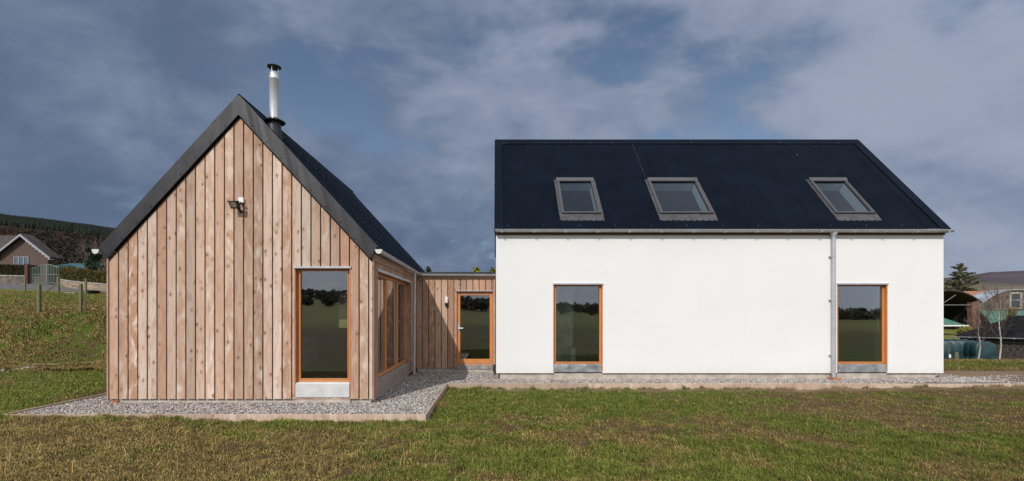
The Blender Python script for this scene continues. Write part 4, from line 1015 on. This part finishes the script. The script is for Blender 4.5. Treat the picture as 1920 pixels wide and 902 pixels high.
# ---- barns
def barn(xc, hw, Y0, length, zt, zs, zb, name_label, sheets, closed, parts_cb):
    t = thing('barn', (xc, Y0, zb), name_label, 'barn')
    N = 20; rise = zt - zs; Rr = (hw * hw + rise * rise) / (2 * rise); cz = zt - Rr; th = math.asin(hw / Rr)
    prof = [(xc + Rr * math.sin(-th + 2 * th * i / N), cz + Rr * math.cos(-th + 2 * th * i / N)) for i in range(N + 1)]
    profo = [(xc + (Rr + .12) * math.sin(-th + 2 * th * i / N), cz + (Rr + .12) * math.cos(-th + 2 * th * i / N)) for i in range(N + 1)]
    m = MB()
    for (a, b, mi) in sheets:
        m.cur = mi; vs = [(x_, Y0 + a, z_) for x_, z_ in profo] + [(x_, Y0 + b, z_) for x_, z_ in profo] + [(x_, Y0 + a, z_) for x_, z_ in prof] + [(x_, Y0 + b, z_) for x_, z_ in prof]; M_ = N + 1
        fs = []
        for i in range(N): fs += [(i, i + 1, M_ + i + 1, M_ + i), (2 * M_ + i + 1, 2 * M_ + i, 3 * M_ + i, 3 * M_ + i + 1), (i, 2 * M_ + i, 2 * M_ + i + 1, i + 1), (M_ + i, M_ + i + 1, 3 * M_ + i + 1, 3 * M_ + i)]
        m.add(vs, fs)
    m.build('roof', [GREYSH, RUST, TILE], t)
    m = MB()
    if closed:
        vs = [(x_, Y0 + .15, z_ - .02) for x_, z_ in prof] + [(xc + hw, Y0 + .15, zb), (xc - hw, Y0 + .15, zb)]; m.prism(vs[::-1], (0, .4, 0))
    m.box(xc - hw, xc - hw + .5, Y0 + .6, Y0 + length - .3, zb, zs); m.box(xc + hw - .5, xc + hw, Y0 + .6, Y0 + length - .3, zb, zs)
    vs = [(x_, Y0 + length - .3, z_ - .02) for x_, z_ in prof] + [(xc + hw, Y0 + length - .3, zb), (xc - hw, Y0 + length - .3, zb)]; m.prism(vs[::-1], (0, .2, 0))
    m.build('wall', BARNST if closed else DARKIN, t)
    parts_cb(t, prof); return t
s60 = F / 60; zt_ = EYE + (588 - 545.5) / s60; zs_ = EYE + (588 - 571) / s60
def cb1(t, prof):
    xr = bx1 + 4.2
    m = MB(); m.box(xr - 1.45, xr - .82, 60.05, 60.7, -.9, 3.1); m.build('pier', BARNBR, t)
    m = MB(); m.prism([(xr - .815, 60.02, -.9), (xr + .02, 60.02, -.9), (xr + .02, 60.02, zs_ - .02), (xr - .815, 60.02, zs_ + .48)], (0, .6, 0)); m.build('pier', BARNST, t)
    m = MB(); m.box(bx1 - 4, xr - .9, 60.1, 60.2, zs_ - .1, zs_ - .0); m.tube((bx1 - 1.0, 60.15, zs_), (bx1 + .8, 60.15, zs_ + 1.2), .05, n=6); m.build('truss', simple('truss_steel', (.16, .14, .13), .8), t)
bx1 = (1782 - PX) / s60
barn(bx1, 4.1, 60, 14, zt_, zs_, -.9, 'open fronted barn with curved roof and dark interior', [(0, 14, 2)], False, cb1)
bx2 = (1908 - PX) / s60
def cb2(t, prof):
    x0_, x1_ = (1896 - PX) / s60, (1916 - PX) / s60; z0_, z1_ = EYE + (588 - 578) / s60, EYE + (588 - 552) / s60
    m = MB(); frame_xz(m, x0_ - .1, x1_ + .1, z0_ - .1, z1_ + .25, 60.05, 60.14, .2); w = m.build('window', CONC, t)
    m = MB(); m.box(x0_ + .2, x1_ - .2, 60.10, 60.13, z0_ + .2, z1_ - .05); m.build('pane', simple('barn_pane', (.05, .07, .08), .15), w)
    m = MB(); m.box(x0_ + .2, x1_ - .2, 60.06, 60.09, z1_ - .75, z1_ - .65); m.build('bar', WHITEB, w)
barn(bx2, 4.4, 60, 18, EYE + (588 - 543.8) / s60, zs_, -.9, 'stone gabled barn with curved grey and rusty roof', [(0, 2.6, 0), (2.6, 18, 1)], True, cb2)
# green roofed sheds
def lean(name, x0, x1, ylo, yhi, zlo, zhi, zb, label, post=None):
    t = thing(name, ((x0 + x1) / 2, ylo, zb), label, 'shed')
    m = MB(); m.prism([(x0, ylo, zlo), (x0, yhi, zhi), (x0, yhi, zhi + .08), (x0, ylo, zlo + .08)], (x1 - x0, 0, 0)); m.build('roof', GREENR, t)
    m = MB(); m.box(x0, x1 + .05, ylo - .05, ylo - .003, zlo - .08, zlo + .02); m.build('fascia', GREENR, t)
    m = MB(); m.box(x0 + .1, x1 - .9, ylo + .6, ylo + .75, zb, zlo - .05); m.build('wall', SHEDW, t)
    m = MB(); m.box(x1 - .32, x1 - .14, ylo + .05, ylo + .2, zb, zlo - .08); m.build('post', WHITEP, t)
s50 = F / 50
gx1, gzl = (1812 - PX) / s50, EYE + (588 - 610) / s50
t = thing('green_shed', (gx1 - 4, 50, -1.6), 'green sheet roofed open shed with white edge beside the white house', 'shed')
m = MB(); zr = gzl + 2.0 * .62; m.add([(gx1, 50, gzl), (gx1 - 9, 50, gzl), (gx1 - 9, 54, gzl), (gx1, 54, gzl), (gx1 - 2, 52, zr), (gx1 - 7, 52, zr)], [(0, 4, 5, 1), (1, 5, 2), (2, 5, 4, 3), (3, 4, 0), (0, 1, 2, 3)]); m.build('roof', GREENR, t)
m = MB(); m.box(gx1 - 9, gx1 + .25, 49.94, 49.997, gzl - .10, gzl + .03); m.build('fascia', WHITEP, t)
m = MB(); m.box(gx1 - 8.9, gx1 - 1.2, 51.5, 51.65, -1.8, gzl - .02); m.build('wall', SHEDW, t)
m = MB(); m.box(gx1 - .20, gx1 - .02, 50.05, 50.2, -1.8, gzl - .02); m.build('post', WHITEP, t)
s58b = F / 58.6
lean('green_shed', (1856 - PX) / s58b, (2010 - PX) / s58b, 58.6, 59.7, EYE + (588 - 606) / s58b, EYE + (588 - 584) / (F / 59.7), -1.2, 'green sheet roofed lean-to in front of the stone barn gable')
b_ = at(1809, 616, 44); bushy('garden_shrub', (b_[0], 44, -1.4), (.8, .8, .75), b_[2] - .35, 'bright yellow green shrub below the open barn', 'shrub', 201, 1500, (.16, .17, .02), (.30, .30, .05), .09)
b_ = at(1895, 580, 52); bushy('garden_shrub', (b_[0], 52, -1.2), (.55, .5, 1.2), b_[2] - .6, 'thin yellow green shrub against the stone barn window', 'shrub', 202, 900, (.15, .16, .04), (.26, .24, .07), .09)
# posts near the tanks
def post(x, y, h, w, label, round_=False, name='fence_post', group=None, z=None):
    z = Hs(x, y) if z is None else z; t = MB()
    if round_: t.tube((x, y, z - .2), (x + .01, y, z + h), w / 2, w / 2 * .95, 12)
    else: t.box(x - w / 2, x + w / 2, y - w / 2, y + w / 2, z - .2, z + h)
    o = t.build(name, POSTW, None, bevel=.008); me = o.data
    return tag(o, label, 'fence post', group)
b_ = at(1793, 0, 24.5); post(b_[0], 24.5, .80, .17, 'stout round wooden post in front of the green tanks', True)
b_ = at(1781, 0, 24.0); o = thing('marker_stake', (b_[0], 24.0, Hs(b_[0], 24.)), 'thin stake with a white tag by the green tanks', 'stake')
z_ = Hs(b_[0], 24.); m = MB(); m.tube((b_[0], 24, z_), (b_[0] - .06, 24, z_ + 1.0), .022, n=6); m.build('stake', POSTW, o); m = MB(); m.box(b_[0] - .08, b_[0] + .02, 23.96, 23.975, z_ + .5, z_ + .66); m.build('tag', WHITEP, o)

# left background ------------------------------------------------
def wall_run(name, pts, hgt, th, mat, label, cat, cap=None):
    t = thing(name, (pts[0][0], pts[0][1], Hs(*pts[0][:2])), label, cat); m = MB(); c = MB()
    for (x0, y0), (x1, y1) in zip(pts[:-1], pts[1:]):
        d_ = Vector((x1 - x0, y1 - y0, 0)).normalized(); n_ = Vector((-d_.y, d_.x, 0)) * th
        za, zb = Hs(x0, y0), Hs(x1, y1)
        m.prism([(x0, y0, za - .5), (x1, y1, zb - .5), (x1, y1, zb + hgt), (x0, y0, za + hgt)], n_)
        if cap: c.prism([(x0, y0 - .04, za + hgt + .002), (x1, y1 - .04, zb + hgt + .002), (x1, y1 - .04, zb + hgt + .09), (x0, y0 - .04, za + hgt + .09)], n_ * 1.15)
    m.build('stonework', mat, t)
    if cap: c.build('coping', cap, t)
    return t
def hedge(pts, z0, z1, th, label, seed, c1, c2):
    t = thing('hedge', (pts[0][0], pts[0][1], Hs(*pts[0])), label, 'hedge'); rg = np.random.default_rng(seed); P = []; m = MB()
    for (x0, y0), (x1, y1) in zip(pts[:-1], pts[1:]):
        L = math.hypot(x1 - x0, y1 - y0); n = int(L * 1500); u = rg.random(n); d_ = Vector((x1 - x0, y1 - y0)).normalized()
        side = rg.choice(3, n, p=[.5, .35, .15]); v = np.where(side == 0, rg.normal(0, .03, n), rg.random(n) * th); v = np.where(side == 2, th, v); w = np.where(side == 1, 1 + rg.normal(0, .02, n), rg.random(n))
        x_ = x0 + u * (x1 - x0) - d_.y * v; y_ = y0 + u * (y1 - y0) + d_.x * v; g_ = H(x0 + u * (x1 - x0), y0 + u * (y1 - y0))
        P.append(np.stack([x_, y_, g_ + z0 + w * (z1 - z0)], 1))
        n_ = Vector((-d_.y, d_.x, 0)); a_, e_ = Vector((x0, y0, 0)) + n_ * .08, Vector((x1, y1, 0)) + n_ * .08
        m.prism([(a_.x, a_.y, Hs(x0, y0) + z0), (e_.x, e_.y, Hs(x1, y1) + z0), (e_.x, e_.y, Hs(x1, y1) + z1 - .06), (a_.x, a_.y, Hs(x0, y0) + z1 - .06)], n_ * (th - .16))
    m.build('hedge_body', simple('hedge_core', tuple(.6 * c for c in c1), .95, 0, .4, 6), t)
    P = np.concatenate(P); V, Fq, C = leafcloud(P, rg.uniform(.03, .08, len(P)), vary(len(P), c1, c2, seed), seed); arr_mesh('foliage', V, Fq, C, LEAF, t)
WR = [(-41.3, 46.4), (-40.8, 45.2), (-39.4, 44.2), (-37.5, 43.2), (-35, 42.2), (-30, 40.6), (-25, 39)]
wall_run('stone_wall', WR, .62, .35, STONEW, 'low pale rubble stone wall curving below the hedge right of the gate', 'wall', CONC)
hedge([(a - .1, b + .12) for a, b in WR], .68, 1.72, .9, 'clipped olive hedge on the curving stone wall right of the gate', 301, (.075, .062, .018), (.12, .10, .03))
WL_ = [(-60, 47.6), (-52, 47.2), (-45.1, 46.8)]
wall_run('stone_wall', WL_, .75, .35, BARNST, 'stone wall below the dark hedge left of the gate', 'wall', CONC)
hedge([(a, b + .15) for a, b in WL_], .86, 1.85, .9, 'dark clipped hedge in front of the bungalow left of the gate', 302, (.035, .032, .014), (.065, .055, .02))
# gate
gt = thing('driveway_gate', (-42.8, 46.6, Hs(-42.8, 46.6)), 'pale green double driveway gate of upright bars', 'gate')
g0, g1 = (58 - PX) / F * 46.6, (118 - PX) / F * 46.6; gm = (g0 + g1) / 2; zb_ = Hs(gm, 46.6) + .02
for (a, b, s_) in ((g0, gm - .03, 1), (gm + .03, g1, -1)):
    m = MB(); top = lambda x_: zb_ + 1.62 + .34 * (0.5 - .5 * math.cos(math.pi * ((x_ - a) / (b - a) if s_ > 0 else (b - x_) / (b - a))))
    for i in range(11): xx = a + (b - a) * i / 10; w_ = .03 if i in (0, 10) else .016; m.box(xx - w_, xx + w_, 46.6 - w_, 46.6 + w_, zb_ + .05, top(xx))
    for i in range(10): m.tube((a + (b - a) * i / 10, 46.6, top(a + (b - a) * i / 10) - .04), (a + (b - a) * (i + 1) / 10, 46.6, top(a + (b - a) * (i + 1) / 10) - .04), .028, n=5)
    for zz_ in (.12, .95): m.box(a, b, 46.57, 46.63, zb_ + zz_, zb_ + zz_ + .05)
    m.build('gate_leaf', GATEG, gt)
for px_ in (52.3,):
    m = MB(); x_ = (px_ - PX) / F * 46.5; m.box(x_ - .13, x_ + .13, 46.3, 46.6, Hs(x_, 46.5) - .1, Hs(x_, 46.5) + 1.95)
    tag(m.build('gate_post', simple('red_timber', (.10, .04, .03), .8), None), 'red brown gate post at the left of the green gate', 'gate post')
# road
A, B, v, f = sheet('r', -75, -25, 0, 1, lambda a, b: a * 0, None, None, .8)
a = np.linspace(-80, -24, 80); b = np.linspace(0, 1, 8); A, B = np.meshgrid(a, b); A = A.ravel(); B = B.ravel()
Yc = np.interp(A, [-80, -45, -40, -35, -24], [42.2, 42.0, 41.0, 39.4, 36.0]); Ye = np.interp(A, [-80, -45, -41.3, -35, -24], [47.4, 46.7, 46.5, 42.1, 38.6]); Yy = Yc + B * (Ye - Yc)
ii = (np.arange(7)[:, None] * 80 + np.arange(79)[None]).ravel()
tag(arr_mesh('road', np.stack([A, Yy, H(A, Yy) + .03], 1), np.stack([ii, ii + 1, ii + 81, ii + 80], 1), None, ASPH), kind='structure')
# bungalow
s58 = F / 58
bg = thing('bungalow', (-57, 58, 4.6), 'brown harled bungalow with white bargeboards beyond the hedge', 'house')
ax, az = (38 - PX) / s58, EYE + (588 - 437) / s58; exr, ezr = (94 - PX) / s58, EYE + (588 - 481) / s58; hwid = exr - ax; sl = (az - ezr) / hwid
m = MB(); ww = hwid - .75; m.prism([(ax - ww, 58.5, 3.5), (ax + ww, 58.5, 3.5), (ax + ww, 58.5, az - .25 - sl * ww), (ax, 58.5, az - .25), (ax - ww, 58.5, az - .25 - sl * ww)], (0, 1.0, 0)); m.box(ax - 16, ax - 3.4, 59.6, 63, 3.5, ezr - .1)
m.build('wall', HARL, bg)
m = MB()
for s_ in (-1, 1): m.prism([(ax, 58, az - .12), (ax + s_ * hwid, 58, ezr - .12), (ax + s_ * hwid, 58, ezr), (ax, 58, az)], (0, 1.6, 0))
m.prism([(ax - 3.2, 59.3, ezr - .1), (ax - 3.2, 61.3, az + .25), (ax - 3.2, 63.3, ezr - .1)], (-16, 0, 0)); m.build('roof', TILE, bg)
m = MB()
for s_ in (-1, 1): m.prism([(ax, 57.9, az - .38), (ax + s_ * hwid * 1.0, 57.9, ezr - .38), (ax + s_ * hwid * 1.0, 57.9, ezr - .13), (ax, 57.9, az - .13)], (0, .12, 0))
for i in range(8):
    x_ = ax + .6 + i * (hwid - .9) / 7; m.box(x_ - .02, x_ + .32, 58.05, 58.5, az - sl * (x_ - ax) - .62, az - sl * (x_ - ax) - .5)
m.build('bargeboard', WHITEB, bg)
x0_, x1_ = (19 - PX) / s58, (47 - PX) / s58; z0_, z1_ = EYE + (588 - 497) / s58, EYE + (588 - 480.5) / s58
m = MB(); frame_xz(m, x0_, x1_, z0_ - .3, z1_, 58.40, 58.48, .07)
for k in (1, 2): m.box(x0_ + (x1_ - x0_) * k / 3 - .04, x0_ + (x1_ - x0_) * k / 3 + .04, 58.40, 58.48, z0_ - .23, z1_ - .07)
w = m.build('window', WHITEB, bg); m = MB(); m.box(x0_ + .05, x1_ - .05, 58.46, 58.47, z0_ - .25, z1_ - .05); m.build('pane', simple('bungalow_pane', (.10, .13, .17), .1), w)
# blue green shed
s62 = F / 62; x0_, x1_ = (86 - PX) / s62, (162 - PX) / s62; zl, zh = EYE + (588 - 503) / s62, EYE + (588 - 491) / s62
bs = thing('blue_shed', ((x0_ + x1_) / 2, 62, 4.8), 'long shed with blue green roof sheets behind the gate', 'shed')
m = MB(); m.prism([(x0_, 62, zl), (x0_ + .5, 65, zh), (x0_ + .5, 65, zh + .06), (x0_, 62, zl + .06)], (x1_ - x0_, 0, 0))
for i in range(6): xx = x0_ + .2 + i * (x1_ - x0_) / 6; m.prism([(xx, 61.98, zl + .065), (xx + .5, 65, zh + .065), (xx + .5, 65, zh + .14), (xx, 61.98, zl + .14)], (.42, 0, 0))
m.build('roof', BLUEG, bs); m = MB(); m.box(x0_ + .3, x1_ - .2, 62.3, 65, 4, zl - .02); m.build('wall', SHEDW, bs)
b_ = at(174, 0, 50); zc = at(0, 482, 50)[2]; bushy('holly_tree', (b_[0], 50, Hs(b_[0], 50)), (1.05, 1.0, 1.45), zc + .1, 'dark green holly tree behind the curving hedge', 'tree', 401, 2600, (.018, .045, .022), (.05, .09, .05), .10)
for i, (px_, Y_, h_, lb) in enumerate(((160, 56, 6.5, 'bare leafless tree left of the holly'), (190, 54, 6.2, 'bare leafless tree right of the holly'), (205, 60, 7.2, 'bare leafless tree at the edge of the timber house'), (128, 85, 5.0, 'small bare tree above the blue green shed roof'))):
    b_ = at(px_, 0, Y_); bare_tree((b_[0], Y_, Hs(b_[0], Y_)), h_, lb, 410 + i, 'bare trees behind the hedge')
# fence posts
grp = 'wooden fence posts on the left bank'
for px_, Y_, h_, w_, lb in ((73.5, 19.0, 1.20, .105, 'nearer wooden post at the left of the two on the grassy bank'), (151.5, 19.0, 1.18, .095, 'nearer wooden post close to the timber house'),
                        (47, 39, 1.25, .10, 'far roadside post below the dark hedge'), (161, 38, 1.2, .11, 'far roadside post in front of the curving wall')):
    post((px_ - PX) / F * Y_, Y_, h_, w_, lb, group=grp)
x_ = (109.5 - PX) / F * 38.5; z_ = Hs(x_, 38.5)
st = thing('strainer_post', (x_, 38.5, z_), 'far roadside post braced by two slanting struts', 'fence post', grp)
m = MB(); m.tube((x_, 38.5, z_ - .2), (x_, 38.5, z_ + 1.25), .10, n=10); m.build('post', POSTW, st)
for s_ in (-1, 1): m = MB(); m.tube((x_ + s_ * .1, 38.5, z_ + .75), (x_ + s_ * 1.05, 38.5, z_ - .02), .045, n=6); m.build('strut', POSTW, st)
x_ = (176 - PX) / F * 37.5; z_ = Hs(x_, 37.5); m = MB(); m.lathe((x_, 37.5, z_ - .03), [(.30, 0), (.42, .28), (.44, .30), (.38, .30), (.28, .06)], 18)
tag(m.build('feed_tub', BLKM, None, True), 'black round tub on the grass below the curving wall', 'tub')
x_ = (141 - PX) / F * 37.5; z_ = Hs(x_, 37.5); m = MB(); m.box(x_ - .55, x_ + .2, 37.2, 37.7, z_ - .05, z_ + .10); tag(m.build('concrete_slab', CONC, None, bevel=.02), 'pale flat slab lying in the grass near the roadside fence', 'slab')

# ------------------------------------------------------------------ hills
def hill(name, r0, r1, Y0, Y1, tanf, prof, colf, nr=120, ny=60):
    rr = np.linspace(r0, r1, nr); yy = Y0 + (Y1 - Y0) * np.linspace(0, 1, ny); A, B = np.meshgrid(rr, yy); A = A.ravel(); B = B.ravel()
    X_ = A * B; Z_ = tanf(A) * prof(B, A) - 2
    ii = (np.arange(ny - 1)[:, None] * nr + np.arange(nr - 1)[None]).ravel()
    o = arr_mesh(name, np.stack([X_, B, Z_], 1), np.stack([ii, ii + 1, ii + nr + 1, ii + nr], 1), colf(X_, B, Z_, A), HILLM, smooth=True); tag(o, kind='structure'); return o
tanL = lambda r: np.interp(r, [-1.9, -1.35, -1.025, -.79, -.55, -.3, -.12, .2, .6], [.235, .215, .187, .159, .110, .052, .03, .018, .01])
profL = lambda Y, r: 880 * sst(Y, 60, 900) ** .9 * (Y < 5000) + (fbm(Y * .01, r * 9, 3, 3) - .5) * 22 * sst(Y, 150, 400)
def colL(X, Y, Z, r):
    n = fbm(X * .012, Y * .012, 9, 4)[:, None]; return np.array([.036, .025, .017]) * n + np.array([.024, .019, .012]) * (1 - n)
hl = hill('wooded_hill', -1.95, .6, 75, 1150, tanL, profL, colL)
tanR = lambda r: np.interp(r, [.45, .8, .97, 1.02, 1.09, 1.3, 1.7], [.03, .062, .076, .084, .087, .082, .06])
def colR(X, Y, Z, r):
    n = fbm(X * .004, Y * .004, 19, 5); e = sst(Z / np.maximum(Y, 1) + (n - .5) * .012, .057, .067)[:, None]; n2 = fbm(X * .002, Y * .009, 29, 4)[:, None]
    low = np.array([.19, .15, .115]) * n2 + np.array([.115, .105, .07]) * (1 - n2); hi = np.array([.085, .07, .082]) * (.6 + .7 * n2)
    return low * (1 - e) + hi * e
hill('moor_hill', .45, 1.75, 700, 3300, tanR, lambda Y, r: 2600 * sst(Y, 650, 2650), colR, 160, 90)
def hz(x, y): A = x / y; return tanL(A) * profL(y, A) - 2
# conifer wood along the crest, bare wood below it
rg = np.random.default_rng(500); n = 26000
r_ = rg.uniform(-1.30, -.66, n); Y_ = rg.uniform(520, 1020, n)
lim = .127 + (r_ + .79) * -.085 + .035 * (fbm(r_ * 14, Y_ * .004, 6, 3) - .5); tz = hz(r_ * Y_, Y_) / Y_
con = tz > lim; xC, yC = (r_ * Y_)[con], Y_[con]; zC = hz(xC, yC); k = len(xC); hC = rg.uniform(3.5, 6.8, k); wC = hC * rg.uniform(.22, .32, k)
ring_ = np.array([(math.cos(t), math.sin(t)) for t in np.arange(6) * math.pi / 3])
V = np.zeros((k, 19, 3)); V[:, 0] = np.stack([xC, yC, zC + hC], 1)
for j, (fz, fr) in enumerate(((.62, .42), (.34, .75), (.06, 1.0))):
    jit = rg.uniform(.75, 1.25, (k, 6)); V[:, 1 + 6 * j:7 + 6 * j, 0] = xC[:, None] + ring_[:, 0] * (wC * fr)[:, None] * jit; V[:, 1 + 6 * j:7 + 6 * j, 1] = yC[:, None] + ring_[:, 1] * (wC * fr)[:, None] * jit; V[:, 1 + 6 * j:7 + 6 * j, 2] = (zC + hC * fz)[:, None] + rg.uniform(-.3, .3, (k, 6))
tf = [(0, 1 + i, 1 + (i + 1) % 6) for i in range(6)]
for j in (0, 6):
    for i in range(6): a, b = 1 + j + i, 1 + j + (i + 1) % 6; tf += [(a, a + 6, b + 6), (a, b + 6, b)]
tf = np.array(tf); c = vary(k, (.0065, .0105, .0075), (.013, .018, .011), 501)
tag(arr_mesh('conifer_wood', V.reshape(-1, 3), (np.arange(k)[:, None, None] * 19 + tf[None]).reshape(-1, 3), np.repeat(c[:, None], 19, 1).reshape(-1, 3), LEAF), 'dense dark conifer plantation covering the crest of the left hill', 'wood', kind='stuff')
n = 11000; r_ = rg.uniform(-1.30, -.66, n); Y_ = rg.uniform(100, 900, n) ; tz = hz(r_ * Y_, Y_) / Y_
lim2 = .150 + (r_ + .79) * -.085; ok = tz < lim2; r_, Y_ = r_[ok], Y_[ok]; k = len(r_); x_ = r_ * Y_; z_ = hz(x_, Y_)
m_ = 46; red = fbm(r_ * 16, Y_ * .01, 44, 3); hgt = rg.uniform(4, 8, k)
v = rg.normal(size=(k, m_, 3)); v /= np.linalg.norm(v, axis=2)[..., None]; v *= rg.random((k, m_, 1)) ** .35
P = np.stack([x_, Y_, z_ + hgt * .62], 1)[:, None] + v * (hgt[:, None, None] * np.array([.38, .38, .45]))
base = np.where(sst(red, .5, .6)[:, None] > .5, np.array([[.060, .034, .024]]), np.array([[.036, .029, .023]])) * rg.uniform(.5, 1.35, (k, 1))
base = np.where((rg.random(k) < .12)[:, None], np.array([[.02, .03, .014]]), base)
C = (base[:, None] * rg.uniform(.6, 1.4, (k, m_, 1))).reshape(-1, 3)
V, Fq, C = leafcloud(P.reshape(-1, 3), rg.uniform(.35, .95, k * m_), C, 502)
tag(arr_mesh('bare_wood', V, Fq, C, LEAF), 'brown leafless woodland on the lower slope of the left hill', 'wood', kind='stuff')
# trees behind the camera (seen only mirrored in the windows)
n = 1700; Y_ = -rg.uniform(120, 330, n); x_ = rg.uniform(-1.6, 1.6, n) * -Y_; z_ = H(x_, Y_); hgt = rg.uniform(2.2, 3.8, n) * (.6 + .8 * fbm(x_ * .02, Y_ * .02, 5, 3)); m_ = 50
v = rg.normal(size=(n, m_, 3)); v /= np.linalg.norm(v, axis=2)[..., None]; v *= rg.random((n, m_, 1)) ** .35
P = np.stack([x_, Y_, z_ + hgt * .55], 1)[:, None] + v * (hgt[:, None, None] * np.array([.5, .5, .5]))
C = (vary(n, (.15, .14, .10), (.22, .19, .14), 503)[:, None] * np.ones((1, m_, 1))).reshape(-1, 3)
V, Fq, C = leafcloud(P.reshape(-1, 3), rg.uniform(.5, 1.1, n * m_), C, 504)
tag(arr_mesh('far_treeline', V, Fq, C, LEAF), 'distant treeline mirrored in the house windows', 'wood', kind='stuff')
